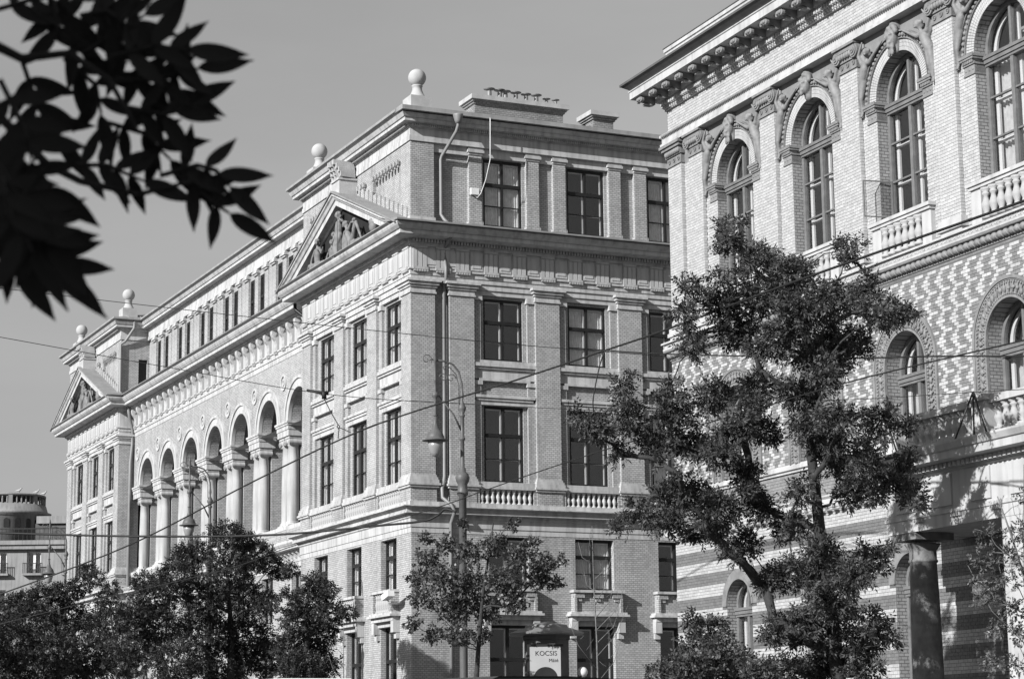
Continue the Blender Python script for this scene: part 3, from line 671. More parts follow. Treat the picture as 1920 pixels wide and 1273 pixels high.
# far pavilion: side of its attic with a narrow window
put('attic_wall', MB().wall(.002, ATT+.3, 20.3, 23.85, 0, [(1.0, 1.5, 20.6, 22.75)], .3).mesh('attic_wall', 'cream_brick', False), INST, MR @ T((0, FARO, 0)))
put('side_wall', MB().wall(.002, SET+.3, 0, Z_BELT, 0, [], .3).mesh('side_wall', 'cream_brick', False), INST, MR @ T((0, FARO, 0)))
put('side_window', MB().box(.99, 1.51, .2, .26, 20.6, 22.76).mesh('side_window', 'window_dark'), INST, MR @ T((0, FARO, 0)))
put('attic_side_wall', MB().box(0.003, 6, PW-.3, PW-.003, 20.3, 24.78).mesh('attic_side_wall', 'cream_brick'), INST, MR)

# --- cores that close the rooms, and roofs
put('room_core', MB().box(1.3, RL-.1, 1.3, PW-.2, .1, 24.7).mesh('room_core', 'dark_room'), INST, MR)
put('room_core', MB().box(SET+3.2, 15, PW-.1, FARO+.1, .1, 20.2).box(SET+1.2, SET+3.1, PW-.1, FARO+.1, .1, 10.3).box(ATT+1.1, 15, PW-.1, FARO+.1, 20.25, 24.7).mesh('room_core', 'dark_room'), INST, MR)
put('room_core', MB().box(1.3, 15, FARO+.3, END-.1, .1, 24.7).mesh('room_core', 'dark_room'), INST, MR)
def hip(name, x0, x1, y0, y1, z0, rise, run):
    mb = MB(); v = [(x0, y0, z0), (x1, y0, z0), (x1, y1, z0), (x0, y1, z0), (x0+run, y0+run, z0+rise), (x1, y0+run, z0+rise), (x1, y1-run, z0+rise), (x0+run, y1-run, z0+rise)]
    mb.add(v, [(0, 1, 5, 4), (1, 2, 6, 5), (2, 3, 7, 6), (3, 0, 4, 7), (4, 5, 6, 7), (3, 2, 1, 0)])
    ro = put(name, mb.mesh(name, 'roof_zinc'), INST, MR)
    ms = MB(); n = int((x1-x0)/.75)
    for k in range(1, n):
        x = x0+k*(x1-x0)/n; r_ = min(run, max(.2, x-x0)); ms.add([(x-.012, y0+.02, z0+.005), (x+.012, y0+.02, z0+.005), (x+.012, y0+r_, z0+rise*r_/run), (x-.012, y0+r_, z0+rise*r_/run), (x-.012, y0+.02, z0+.05), (x+.012, y0+.02, z0+.05), (x+.012, y0+r_, z0+rise*r_/run+.05), (x-.012, y0+r_, z0+rise*r_/run+.05)],
                       [(4, 5, 6, 7), (0, 1, 5, 4), (1, 2, 6, 5), (3, 0, 4, 7)])
    put('standing_seam', ms.mesh('standing_seam', 'roof_zinc', False), ro, MR, kind='stuff')
    return ro
hip('roof', -.45, RL, -.45, PW+.45, 24.955, 1.5, 4.6)
put('roof', MB().prism_a([(0, 24.935), (5, 26.2), (14, 24.9)], PW, FARO).mesh('roof', 'roof_zinc'), INST, ML @ T((-PW-FARO, ATT-.5, 0)))
hip('roof', -.45, 14, FARO-.45, END+.45, 24.955, 1.5, 4.6)
# chimneys
def chimney(x0, x1, y0, y1, zb, zt, pots):
    mb = MB(); mb.box(x0, x1, y0, y1, zb, zt-.34)
    for (e, z0, z1) in ((.06, zt-.34, zt-.26), (.12, zt-.26, zt-.18)): mb.box(x0-e, x1+e, y0-e, y1+e, z0, z1)
    o = put('chimney', mb.mesh('chimney', 'chimney_brick'), INST, MR)
    put('chimney_cap', MB().box(x0-.2, x1+.2, y0-.2, y1+.2, zt-.18, zt).mesh('chimney_cap', 'ball_stone'), o, MR)
    pm = cached('pot', lambda: (lambda b: (b.lathe([(.07, 0), (.075, .02), (.075, .26), (.07, .27)], n=12), b.lathe([(.20, .34), (.19, .35), (.03, .40), (.01, .41)], n=12), [b.tube([(x, y, .25), (x, y, .345)], .008, 4) for x, y in ((.06, 0), (-.06, 0))], b)[3])(MB()).mesh('flue_cowl', 'pipe_zinc'))
    for (px, s_) in pots: put('flue_cowl', pm, o, MR @ T((px, (y0+y1)/2-.2, zt)) @ Matrix.Scale(s_, 4))
chimney(3.75, 7.6, 2.6, 3.5, 25.3, 26.72, [(4.5, 1.2), (4.95, 1.2), (5.2, 1.15), (5.65, 1.15), (6.1, 1.1), (6.55, 1.15), (7.0, .85), (7.4, .85)])
chimney(8.95, 9.85, 2.6, 3.5, 25.3, 26.66, [])
# rainwater pipes, wall box, cable
def pipe(name, pts, r, M=MR, mtl='pipe_zinc'): return put(name, MB().tube(pts, r, 10).mesh(name, mtl), INST, M)
pp = pipe('downpipe', [(1.62, -.74, 24.75), (1.62, -.74, 24.35), (1.60, -.62, 24.15), (1.30, .08, 23.35), (1.26, .10, 23.2), (1.26, .10, 21.1), (1.34, 0, 20.9), (1.42, -.2, 20.72)], .066)
put('hopper', MB().lathe([(.10, -.3), (.13, -.2), (.19, 0), (.19, .06)], n=14).mesh('hopper', 'pipe_zinc'), pp, MR @ T((1.62, -.74, 24.72)))
pipe('downpipe', [(1.36, -.6, 20.1), (1.36, -.3, 19.95), (1.36, .06, 19.75), (1.36, -.12, 19.0), (1.36, -.12, 18.6), (1.36, .08, 18.4), (1.34, .08, 11.3), (1.28, .02, 11.05), (1.18, -.08, 10.85), (1.18, -.1, 10.5), (1.36, -.46, 10.22), (1.5, -.5, 10.0), (1.5, -.14, 9.6), (1.5, -.1, 9.2), (1.5, -.1, 0)], .066)
bx = put('wall_box', MB().box(2.42, 2.74, -.08, .055, 21.95, 22.2).mesh('wall_box', 'white_paint'), INST, MR)
put('cable', MB().tube([(2.95, -.69, 24.8), (2.95, -.66, 23.2), (2.92, -.3, 22.5), (2.8, -.1, 22.0), (2.68, -.02, 21.84), (2.58, 0, 21.95)], .016, 6).mesh('cable', 'white_paint'), bx, MR)
pipe('downpipe', [(.6, -.46, 24.75), (.6, -.46, 24.4), (.2, -.2, 23.7), (-.05, -.12, 23.5), (-.05, -.12, 20.9), (.05, -.35, 20.7)], .08, MR @ T((0, FARO, 0)))
pipe('downpipe', [(.3, -.5, 20.1), (.5, -.3, 19.4), (.72, -.1, 18.8), (.72, -.1, 18.0), (.62, -.14, 17.0), (.62, -.1, 0)], .085, MR @ T((0, FARO, 0)))
pipe('corner_pipe', [(-.1, PW+.75, 20.05), (-.1, PW+.7, 19.8), (.35, PW+.3, 19.3), (.6, PW+.06, 19.1)], .075, MR, 'window_dark')

# ------------------------------------------------------------------ carved figures (one continuous surface each)
def fused(name, caps, balls, material, voxel=.028, boxes=()):
    mb = MB()
    for (p, r, q, s_) in caps:
        p, q = Vector(p), Vector(q); n = 6; pts = []; rr = []
        ax = (q-p).normalized()
        for k in range(4): t = -pi/2+pi/2*k/3.001; pts.append(p+ax*r*sin(t)); rr.append(max(.004, r*cos(t)))
        pts.append(p+(q-p)*.5); rr.append((r+s_)/2*1.02)
        for k in range(4): t = pi/2*k/3.001; pts.append(q+ax*s_*sin(t)); rr.append(max(.004, s_*cos(t)))
        mb.tube(pts, rr, 10)
    for (c, r, sc) in balls: mb.sphere(c, r, 14, 10, sc)
    for b in boxes: mb.box(*b)
    me = mb.mesh(name+'_base', material); o = bpy.data.objects.new(name+'_tmp', me); COL.objects.link(o)
    md = o.modifiers.new('r', 'REMESH'); md.mode = 'VOXEL'; md.voxel_size = voxel; md.use_smooth_shade = True
    ms = o.modifiers.new('s', 'SMOOTH'); ms.iterations = 2; ms.factor = .4
    dg = bpy.context.evaluated_depsgraph_get(); ev = o.evaluated_get(dg); out = bpy.data.meshes.new_from_object(ev)
    out.name = name; out.materials.clear(); out.materials.append(MAT[material]); out.polygons.foreach_set('use_smooth', [True]*len(out.polygons))
    bpy.data.objects.remove(o); bpy.data.meshes.remove(me); return out
def person(j, face=(0, -1, 0), k=1.0, hair=1):
    """joints -> capsules: n neck, h head, sl/sr shoulders, el/er elbows, wl/wr wrists, p pelvis, hl/hr hips, kl/kr knees, al/ar ankles, tl/tr toes"""
    C = []; V = Vector; g = {a: V(b) for a, b in j.items()}
    chest = (g['sl']+g['sr'])*.5*.7+g['p']*.3
    C += [(g['p'], .15*k, chest, .155*k), (chest, .15*k, g['n'], .07*k), (g['sl'], .08*k, g['sr'], .08*k), (g['n'], .055*k, g['h'], .06*k), (g['hl'], .13*k, g['hr'], .13*k)]
    for s_ in 'lr':
        C += [(g['s'+s_], .075*k, g['e'+s_], .055*k), (g['e'+s_], .052*k, g['w'+s_], .038*k), (g['w'+s_], .04*k, g['w'+s_]+(g['w'+s_]-g['e'+s_]).normalized()*.12*k, .03*k)]
        C += [(g['h'+s_], .12*k, g['k'+s_], .078*k), (g['k'+s_], .075*k, g['a'+s_], .045*k), (g['a'+s_], .045*k, g['t'+s_], .035*k)]
    f = Vector(face).normalized(); h = g['h']
    B = [(tuple(h), .115*k, (.88, .95, 1.15)), (tuple(h+f*.11*k+V((0, 0, -.01))), .03*k, (.8, 1.2, 1.3)), (tuple(h+f*.08*k+V((0, 0, -.09))*k), .05*k, (1, 1, .8))]
    if hair:
        for q in ((0, 0, .08), (.07, .03, .05), (-.07, .03, .05), (0, .08, .02), (.05, .08, -.06), (-.05, .08, -.06)): B.append((tuple(h+V(q)*k-f*.03*k), .07*k, (1, 1, 1)))
    return C, B

# pediment sculpture (coordinates: a along the front, d inward, z)
MIRX = Matrix.Scale(-1, 4, (1, 0, 0))
def pediment_group(off):
    M = ML @ T((-off, 0, 0)); z0 = 20.48; a0 = -6.05; D = -.60
    # standing figure with staff
    j = dict(p=(a0, D, z0+1.02), n=(a0+.02, D-.02, z0+1.62), h=(a0-.03, D-.06, z0+1.82), sl=(a0-.24, D, z0+1.52), sr=(a0+.26, D, z0+1.52), el=(a0-.36, D-.02, z0+1.15), wl=(a0-.38, D-.14, z0+.82), er=(a0+.55, D-.05, z0+1.42), wr=(a0+.36, D-.22, z0+1.60),
             hl=(a0-.1, D, z0+.95), hr=(a0+.1, D, z0+.95), kl=(a0-.14, D-.12, z0+.52), kr=(a0+.14, D-.18, z0+.54), al=(a0-.16, D-.02, z0+.08), ar=(a0+.2, D-.12, z0+.08), tl=(a0-.18, D-.2, z0+.04), tr=(a0+.22, D-.3, z0+.04))
    C, B = person(j, (-.6, -.8, 0)); C += [((a0, D, z0+.9), .2, (a0-.02, D-.05, z0+.12), .28), ((a0-.2, D, z0+.7), .12, (a0-.32, D, z0+.1), .16), ((a0+.36, D-.22, z0+.06), .025, (a0+.36, D-.22, z0+1.85), .02)]
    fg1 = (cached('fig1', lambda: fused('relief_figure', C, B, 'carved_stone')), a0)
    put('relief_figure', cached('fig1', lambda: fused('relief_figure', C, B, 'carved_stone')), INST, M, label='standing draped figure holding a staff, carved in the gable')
    # seated figure seen from behind, on the left
    b = a0-2.35
    j = dict(p=(b, D-.05, z0+.30), n=(b+.1, D-.1, z0+.98), h=(b+.16, D-.16, z0+1.18), sl=(b-.18, D-.1, z0+.88), sr=(b+.38, D-.12, z0+.86), el=(b-.42, D-.16, z0+.6), wl=(b-.5, D-.2, z0+.3), er=(b+.68, D-.15, z0+.62), wr=(b+.95, D-.2, z0+.72),
             hl=(b-.12, D-.05, z0+.26), hr=(b+.12, D-.05, z0+.26), kl=(b-.75, D-.15, z0+.36), kr=(b+.6, D+.02, z0+.3), al=(b-1.2, D-.1, z0+.14), ar=(b+.95, D-.05, z0+.1), tl=(b-1.4, D-.1, z0+.1), tr=(b+1.15, D-.1, z0+.08))
    C2, B2 = person(j, (.8, -.4, 0)); C2 += [((b-.1, D, z0+.2), .26, (b-.6, D, z0+.18), .22)]
    fg2 = (cached('fig2', lambda: fused('relief_figure', C2, B2, 'carved_stone')), b)
    put('relief_figure', cached('fig2', lambda: fused('relief_figure', C2, B2, 'carved_stone')), INST, M, label='seated figure leaning on one arm, carved at the left of the gable')
    # reclining figure, on the right
    b = a0+1.3
    j = dict(p=(b+.3, D-.05, z0+.28), n=(b-.15, D-.1, z0+.98), h=(b-.25, D-.16, z0+1.18), sl=(b-.38, D-.1, z0+.86), sr=(b+.12, D-.12, z0+.9), el=(b-.5, D-.14, z0+.5), wl=(b-.35, D-.2, z0+.2), er=(b+.45, D-.14, z0+1.1), wr=(b+.85, D-.2, z0+1.0),
             hl=(b+.3, D, z0+.28), hr=(b+.4, D-.1, z0+.3), kl=(b+1.1, D-.05, z0+.3), kr=(b+1.0, D-.15, z0+.98), al=(b+1.75, D-.05, z0+.14), ar=(b+1.6, D-.15, z0+.2), tl=(b+1.95, D-.1, z0+.1), tr=(b+1.8, D-.2, z0+.1))
    C3, B3 = person(j, (-.8, -.5, 0)); C3 += [((b+.3, D, z0+.2), .24, (b+1.2, D, z0+.12), .18), ((b-.4, D, z0+.2), .22, (b-.2, D, z0+.7), .15)]
    fg3 = (cached('fig3', lambda: fused('relief_figure', C3, B3, 'carved_stone')), b)
    put('relief_figure', cached('fig3', lambda: fused('relief_figure', C3, B3, 'carved_stone')), INST, M, label='reclining figure with raised knee, carved at the right of the gable')
    for i, (src, dx, k_, dz) in enumerate(((fg2, 1.15, .8, 0), (fg1, 1.15, .74, 0), (fg3, -1.5, .62, 0), (fg1, -1.2, .72, 0), (fg2, -2.05, .5, 0), (fg1, 3.0, .5, 0))):
        bx_ = src[1]; Mx = M @ T((bx_+dx+.0, 0, z0)) @ Matrix.Scale(k_, 4) @ (MIRX if i in (1, 2, 4) else Matrix.Identity(4)) @ T((-bx_, .06/k_, -z0))
        put('relief_figure', src[0], INST, Mx, label='smaller carved figure crowded into the gable relief')
    def mk_orn(seed, c, n, w):
        rng = random.Random(seed); B_ = []; C_ = []
        for k in range(n):
            x = c+rng.uniform(-w, w); hh = rng.uniform(.08, .34)*(1-.5*abs(x-c)/w); B_.append(((x, D+rng.uniform(-.16, .1), z0+hh*.5), rng.uniform(.07, .14), (1, .8, 1.4)))
        C_.append(((c-w, D, z0+.03), .09, (c+w, D, z0+.03), .09)); return C_, B_
    for i, (c, n, w) in enumerate(((a0-4.15, 22, 1.0), (a0+4.1, 22, 1.0), (a0-1.2, 18, 1.1), (a0+3.0, 16, .8))):
        C4, B4 = mk_orn(11+i, c, n, w)
        if i == 1: B4 += [((c-.2, D-.1, z0+.62), .15, (1.1, .9, 1)), ((c-.05, D-.1, z0+.4), .2, (1, .9, 1.1))]
        put('relief_ornament', cached(('orn', i), lambda: fused('relief_ornament', C4, B4, 'carved_stone')), INST, M)
pediment_group(0); pediment_group(FARO)

# ================================================================== THE NEARER BUILDING (right)
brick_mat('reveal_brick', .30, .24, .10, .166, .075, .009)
mat('sooty_brick_mortar', .10, .9)
HALL = thing('brick_hall', 'ornate glazed brick hall with arched windows and portico, close at the right', 'building', (XB, YB, 0))
def putB(name, mb, material, parent=None, recalc=True, **kw): return put(name, mb.mesh(name, material, recalc), parent or HALL, MBF, **kw)
def instB(name, me, t, parent=None, z=0, d=0): return put(name, me, parent or HALL, MBF @ T((t, d, z)))
TL = 21.0; PIT_B = 3.86
PB = [1.22+PIT_B*k for k in range(6)]; PBW = .75
BC = [3.52+PIT_B*k for k in range(5)]
RI, SPB = .94, 16.06
BW_, BH_, JT = .166, .075, .008
def hole_iv(h, za, zb):
    """interval of a hole (c, half, z0, ztop, arch) cut out of the row za..zb"""
    c, r, h0, h1, ar = h
    if zb <= h0 or za >= h1: return None
    if not ar: return (c-r, c+r)
    zs = h1-r; zz = min(max(zs, za), zb) if za < zs else za
    q = r*r-max(0, zz-zs)**2
    return None if q <= 0 else (c-sqrt(q), c+sqrt(q))
def brick_rows(t0, t1, z0, z1, holes, tone, rng):
    out = []; nr = int(math.floor((z1-z0)/BH_+.001))
    for r in range(nr):
        za = z0+r*BH_; zb = za+BH_
        iv = [(t0, t1)]
        for h in holes:
            c = hole_iv(h, za, zb)
            if c:
                nv = []
                for (p, q) in iv:
                    if c[1] <= p or c[0] >= q: nv.append((p, q)); continue
                    if c[0] > p+.02: nv.append((p, c[0]))
                    if c[1] < q-.02: nv.append((c[1], q))
                iv = nv
        o = (r % 2)*.5*BW_
        for (p, q) in iv:
            k = math.floor((p-o)/BW_)
            while o+k*BW_ < q-.015:
                a0 = max(p, o+k*BW_)+JT/2; a1 = min(q, o+(k+1)*BW_)-JT/2
                if a1-a0 > .015: out.append((a0, a1, za+JT/2, zb-JT/2, tone(k, r, rng)))
                k += 1
    return out
class Bricks:
    def __init__(s): s.v = []; s.t = []
    def add(s, rows, plane, axis='a', proud=.010):
        R = np.array(rows); n = len(R)
        if not n: return
        a0, a1, z0, z1, tn = R.T
        V = np.zeros((n, 8, 3)); f, b = (plane-proud, plane+.012) if axis == 'a' else (plane+proud, plane-.012)
        ua, ud = (0, 1) if axis == 'a' else (1, 0)
        for i, (x, z) in enumerate(((a0, z0), (a1, z0), (a1, z1), (a0, z1))):
            V[:, i, ua] = x; V[:, i, 2] = z; V[:, i, ud] = f; V[:, i+4, ua] = x; V[:, i+4, 2] = z; V[:, i+4, ud] = b
        s.v.append(V.reshape(-1, 3)); s.t.append(np.repeat(tn, 8))
    def build(s, name, parent=None):
        V = np.concatenate(s.v); tn = np.concatenate(s.t); n = len(V)//8
        fq = np.array([(0, 1, 2, 3), (1, 5, 6, 2), (5, 4, 7, 6), (4, 0, 3, 7), (3, 2, 6, 7), (0, 4, 5, 1)][:1]+[(1, 5, 6, 2), (4, 0, 3, 7), (3, 2, 6, 7), (0, 4, 5, 1)])
        Fc = (fq[None]+np.arange(n)[:, None, None]*8).reshape(-1, 4)
        me = bpy.data.meshes.new(name); me.vertices.add(len(V)); me.vertices.foreach_set('co', V.ravel()); me.loops.add(Fc.size); me.loops.foreach_set('vertex_index', Fc.ravel().astype(np.int32))
        me.polygons.add(len(Fc)); me.polygons.foreach_set('loop_start', np.arange(0, Fc.size, 4, dtype=np.int32)); me.polygons.foreach_set('loop_total', np.full(len(Fc), 4, dtype=np.int32))
        at = me.attributes.new('tone', 'FLOAT', 'POINT'); at.data.foreach_set('value', tn.astype(np.float32)); me.update(calc_edges=True); me.shade_flat(); me.materials.append(MAT['glazed_brick'])
        return put(name, me, parent or HALL, MBF, kind='stuff')
rngB = random.Random(5)
cream = lambda k, r, g: .375*g.uniform(.86, 1.08)
def diaper(k, r, g):
    ph = r % 6; sh = (ph if ph < 3 else 6-ph); c = (k*2+(r % 2)-sh)//2
    lt = (c % 3 == 0) or (r % 3 == 0 and c % 3 == 1)
    return (.385 if lt else .17)*g.uniform(.86, 1.1)
def stripes(z0):
    def f(k, r, g):
        z = z0+(r+.5)*BH_; ph = (z-4.46) % .585
        return (.14 if ph < .30 else .37)*g.uniform(.86, 1.08)
    return f
greyb = lambda k, r, g: .2*g.uniform(.85, 1.1)

# upper storey
WD = .10
win_h = [(c, RI, 13.20, SPB+RI, True) for c in BC]
putB('upper_wall', MB().wall(0, TL, 12.2, 18.8, WD, [], 0), 'mortar_grey', None, False) if False else None
def wall_front(a0, a1, z0, z1, d, holes, mtl, rev, revm):
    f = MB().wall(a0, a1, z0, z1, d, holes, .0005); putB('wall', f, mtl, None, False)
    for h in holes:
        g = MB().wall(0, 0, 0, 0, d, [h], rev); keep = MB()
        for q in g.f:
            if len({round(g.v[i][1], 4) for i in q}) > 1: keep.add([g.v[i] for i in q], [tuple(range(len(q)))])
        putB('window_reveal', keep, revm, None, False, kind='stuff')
wall_front(0, TL, 12.0, 18.0, WD, [(c-RI, c+RI, 13.20, SPB+RI, True) for c in BC], 'mortar_grey', .42, 'reveal_brick')
br = Bricks()
excl = [(c, RI+.40, SPB, SPB+RI+.40, True) for c in BC]+[(c, RI, 13.0, SPB+.01, False) for c in BC]
br.add(brick_rows(.78, TL, 12.4, 17.1, excl+[(p+PBW/2, PBW/2, 12, 18, False) for p in PB], cream, rngB), WD)
# pilasters
pilm = cached('bp', lambda: MB().box(0, PBW, 0, WD+.02, 12.62, 17.11).mesh('pilaster', 'mortar_grey'))
def mk_bcap(w):
    mb = MB(); mb.box(-.02, w+.02, -.03, WD+.05, 17.10, 17.15); mb.box(0, w, -.015, WD+.05, 17.15, 17.34)
    for k in range(3):
        x = w*(k+.5)/3; mb.ring(x, 17.245, .035, .06, -.04, -.016, 12, 0, 2*pi); mb.sphere((x, -.02, 17.245), .025, 8, 6)
    mb.box(-.03, w+.03, -.05, WD+.05, 17.34, 17.40); mb.box(-.10, w+.10, -.16, WD+.05, 17.66, 17.72); mb.box(-.05, w+.05, -.11, WD+.05, 17.56, 17.66)
    for k in range(7): mb.sphere((w*(k+.5)/7, -.08, 17.48), .07, 8, 6, (.8, 1, 1.2))
    mb.box(.0, w, -.05, WD+.05, 17.40, 17.56)
    for s_ in (0, w):
        for i, (r, e) in enumerate(((.17, .10), (.125, .125), (.075, .15), (.03, .17))):
            vs = []; n = 18
            for y in (WD+.05, -e):
                for k in range(n): vs.append((s_+r*cos(2*pi*k/n), y, 17.50+r*sin(2*pi*k/n)))
            mb.add(vs, [(k, (k+1) % n, n+(k+1) % n, n+k) for k in range(n)]+[tuple(range(n)), tuple(range(2*n-1, n-1, -1))])
    return mb.mesh('pilaster_capital', 'terracotta_grey')
bcap = cached('bcap', lambda: mk_bcap(PBW))
bbas = cached('bbas', lambda: MB().box(-.06, PBW+.06, -.07, WD+.04, 12.50, 12.64).box(-.10, PBW+.10, -.10, WD+.04, 12.40, 12.50).box(-.02, PBW+.02, -.04, WD+.04, 12.21, 12.40).mesh('pilaster_base', 'pale_facing'))
full = cached('bk1', lambda: MB().box(JT/2, BW_-JT/2, -.012, .01, JT/2, BH_-JT/2).mesh('brick', 'loose_brick')); half = cached('bk2', lambda: MB().box(JT/2, BW_/2-JT/2, -.012, .01, JT/2, BH_-JT/2).mesh('brick', 'loose_brick'))
for i, p in enumerate(PB):
    o = instB('pilaster', pilm, p); instB('pilaster_capital', bcap, p, o); instB('pilaster_base', bbas, p, o)
    if i != 3: br.add(brick_rows(p, p+PBW, 12.64, 17.10, [], cream, rngB), 0)
    else:        # the pilaster nearest the camera in view: brick by brick
        n = 0
        for r in range(59):
            x = p+.0
            seq = ([full]*4+[half]) if r % 2 == 0 else ([half]+[full]*4)
            for q in seq:
                if n < 300: put('brick', q, o, MBF @ T((x+.001, 0, 12.64+r*BH_)))
                n += 1; x += BW_ if q is full else BW_/2
    br.add(brick_rows(0.0, WD+.002, 12.64, 17.10, [], cream, rngB), p+PBW, 'd')
# corner pilaster
put('pilaster', MB().box(0, .78, 0, .9, 12.62, 17.11).mesh('pilaster', 'mortar_grey'), HALL, MBF)
br.add(brick_rows(0, .78, 12.64, 17.10, [], cream, rngB), 0); br.add(brick_rows(0, WD, 12.64, 17.10, [], cream, rngB), .78, 'd')
def cap2():
    mb = MB(); mb.box(-.04, .80, -.03, .8, 17.10, 17.15); mb.box(-.02, .78, -.015, .8, 17.15, 17.34)
    for k in range(3): x = .13+.26*k; mb.ring(x, 17.245, .035, .06, -.04, -.016, 12, 0, 2*pi)
    for k in range(8): mb.sphere((.05+.1*k, -.07, 17.46), .075, 8, 6, (.8, 1, 1.1))
    mb.box(-.06, .82, -.05, .8, 17.36, 17.56); mb.box(-.14, .9, -.14, .8, 17.56, 17.64); mb.box(-.19, .95, -.19, .8, 17.64, 17.72); return mb.mesh('pilaster_capital', 'terracotta_grey')
put('pilaster_capital', cap2(), HALL, MBF); put('pilaster_base', MB().box(-.06, .84, -.07, .8, 12.50, 12.64).box(-.10, .88, -.10, .8, 12.40, 12.50).box(-.04, .80, -.05, .8, 12.21, 12.40).mesh('pilaster_base', 'pale_facing'), HALL, MBF)
# arches: egg ring, voussoirs, imposts, keystone heads, spandrel figures, windows
def mk_egg():
    mb = MB(); mb.ring(0, SPB, RI+.27, RI+.29, WD-.07, WD+.02, 40); mb.ring(0, SPB, RI+.43, RI+.46, WD-.09, WD+.02, 40); mb.ring(0, SPB, RI+.28, RI+.44, WD-.03, WD+.02, 40)
    n = 34
    for k in range(n):
        t = pi*(k+.5)/n; mb.sphere(((RI+.36)*cos(t), WD-.05, SPB+(RI+.36)*sin(t)), .05, 8, 6, (1, .8, 1))
    return mb.mesh('egg_moulding', 'terracotta_grey')
egg = cached('egg', mk_egg)
def mk_vous(j):
    n = 56; t = pi*j/n; e = .006/(RI+.1); vs = []
    rows = [(RI+.002, RI+.085), (RI+.092, RI+.175), (RI+.182, RI+.265)]; mb = MB()
    for (r0, r1) in rows: mb.ring(0, SPB, r0, r1, WD-.025, WD+.01, 1, t+e, t+pi/n-e)
    return mb
def mk_vr():
    mb = MB()
    for j in range(56):
        m_ = mk_vous(j); mb.add(m_.v, m_.f)
    return mb.mesh('arch_bricks', 'pale_facing')
vr = cached('vr', mk_vr)
vb = cached('vb', lambda: MB().ring(0, SPB, RI, RI+.28, WD-.012, WD+.02, 40).mesh('arch_joint', 'mortar_grey'))
def mk_imp():
    mb = MB()
    for s_ in (-1, 1):
        x0, x1 = sorted((s_*(RI-.0), s_*(RI+.38))); e0, e1 = (x0-.05, x1+.05)
        mb.box(x0-.01, x1+.01, WD-.04, WD+.30, 15.62, 15.66); mb.box(x0, x1, WD-.02, WD+.30, 15.66, 15.84); mb.box(x0-.02, x1+.02, WD-.05, WD+.30, 15.84, 15.88)
        for k in range(6): mb.box(x0+(x1-x0)*(k+.15)/6, x0+(x1-x0)*(k+.85)/6, WD-.08, WD+.28, 15.88, 15.95)
        mb.box(e0, e1, WD-.10, WD+.30, 15.95, 16.00); mb.box(e0-.02, e1+.02, WD-.12, WD+.30, 16.00, SPB)
        for k in range(3): mb.sphere((x0+(x1-x0)*(k+.5)/3, WD-.02, 15.75), .035, 8, 6, (1, .6, 1))
    return mb
def imp_half(s_):
    mb = mk_imp(); keep = MB()
    for f_ in mb.f:
        if all(mb.v[i][0]*s_ > 0 for i in f_): keep.add([mb.v[i] for i in f_], [tuple(range(len(f_)))])
    return keep
for s_ in (-1, 1):
    me = cached(('impb', s_), lambda: imp_half(s_).mesh('impost', 'terracotta_grey'))
    for c in BC: instB('impost', me, c)
def mk_mask(v):
    h = (0, WD-.13, SPB+RI+.30)
    caps = [((0, WD-.02, SPB+RI+.62), .16, (0, WD-.02, SPB+RI+.05), .12)]
    B = [(h, .17, (.9, .85, 1.25)), ((0, WD-.30, h[2]+.0), .04, (.9, 1.2, 1.7)), ((-.07, WD-.25, h[2]+.07), .05, (1.2, .8, .6)), ((.07, WD-.25, h[2]+.07), .05, (1.2, .8, .6)), ((0, WD-.25, h[2]-.12), .055, (1.5, .7, .5)), ((0, WD-.24, h[2]-.2), .06, (1, .9, 1))]
    rng = random.Random(v)
    for k in range(14): t = pi*k/13; B.append(((.18*cos(t), WD-.12+rng.uniform(-.05, .03), h[2]+.12+.16*sin(t)), .065, (1, 1, 1)))
    if v % 2 == 0:
        for k in range(8): B.append(((rng.uniform(-.11, .11), WD-.18, h[2]-.2-rng.uniform(0, .18)), .055, (.8, .8, 1.3)))
    return fused('keystone_head', caps, B, 'terracotta_grey', .022)
def mk_spandrel():
    # figure on the left side of an arch: trunk at the upper corner, legs trailing down the curve
    j = dict(p=(-1.36, WD-.08, SPB+.62), n=(-1.12, WD-.10, SPB+1.06), h=(-1.07, WD-.16, SPB+1.24), sl=(-1.33, WD-.10, SPB+1.02), sr=(-1.0, WD-.12, SPB+.98), el=(-1.46, WD-.12, SPB+1.25), wl=(-1.3, WD-.14, SPB+1.45), er=(-.78, WD-.14, SPB+1.10), wr=(-.50, WD-.14, SPB+1.26),
             hl=(-1.40, WD-.08, SPB+.58), hr=(-1.32, WD-.08, SPB+.58), kl=(-1.47, WD-.10, SPB+.22), kr=(-1.40, WD-.12, SPB+.20), al=(-1.47, WD-.06, SPB-.12), ar=(-1.44, WD-.06, SPB-.10), tl=(-1.5, WD-.1, SPB-.2), tr=(-1.44, WD-.1, SPB-.2))
    C, B = person(j, (.5, -.8, 0), .78)
    for k in range(5): C.append(((-1.3, WD-.03, SPB+.92), .06, (-1.62+.06*k, WD-.02, SPB+1.28+.07*k), .035))       # wing
    C.append(((-1.38, WD-.04, SPB+.6), .12, (-1.5, WD-.02, SPB+.1), .09))
    return fused('spandrel_figure', C, B, 'terracotta_grey', .024)
sf = cached('sf', mk_spandrel); MIR = Matrix.Scale(-1, 4, (1, 0, 0))
for i, c in enumerate(BC):
    instB('egg_moulding', egg, c); o = instB('arch_joint', vb, c); instB('arch_bricks', vr, c, o)['kind'] = 'stuff'
    instB('keystone_head', cached(('mask', i % 2), lambda: mk_mask(i % 2+4)), c)
    put('spandrel_figure', sf, HALL, MBF @ T((c, 0, 0))); put('spandrel_figure', sf, HALL, MBF @ T((c, 0, 0)) @ MIR)
putB('spandrel_ground', MB().box(.78, TL, WD-.008, WD+.01, 17.10, 17.8), 'terracotta_grey') if False else None

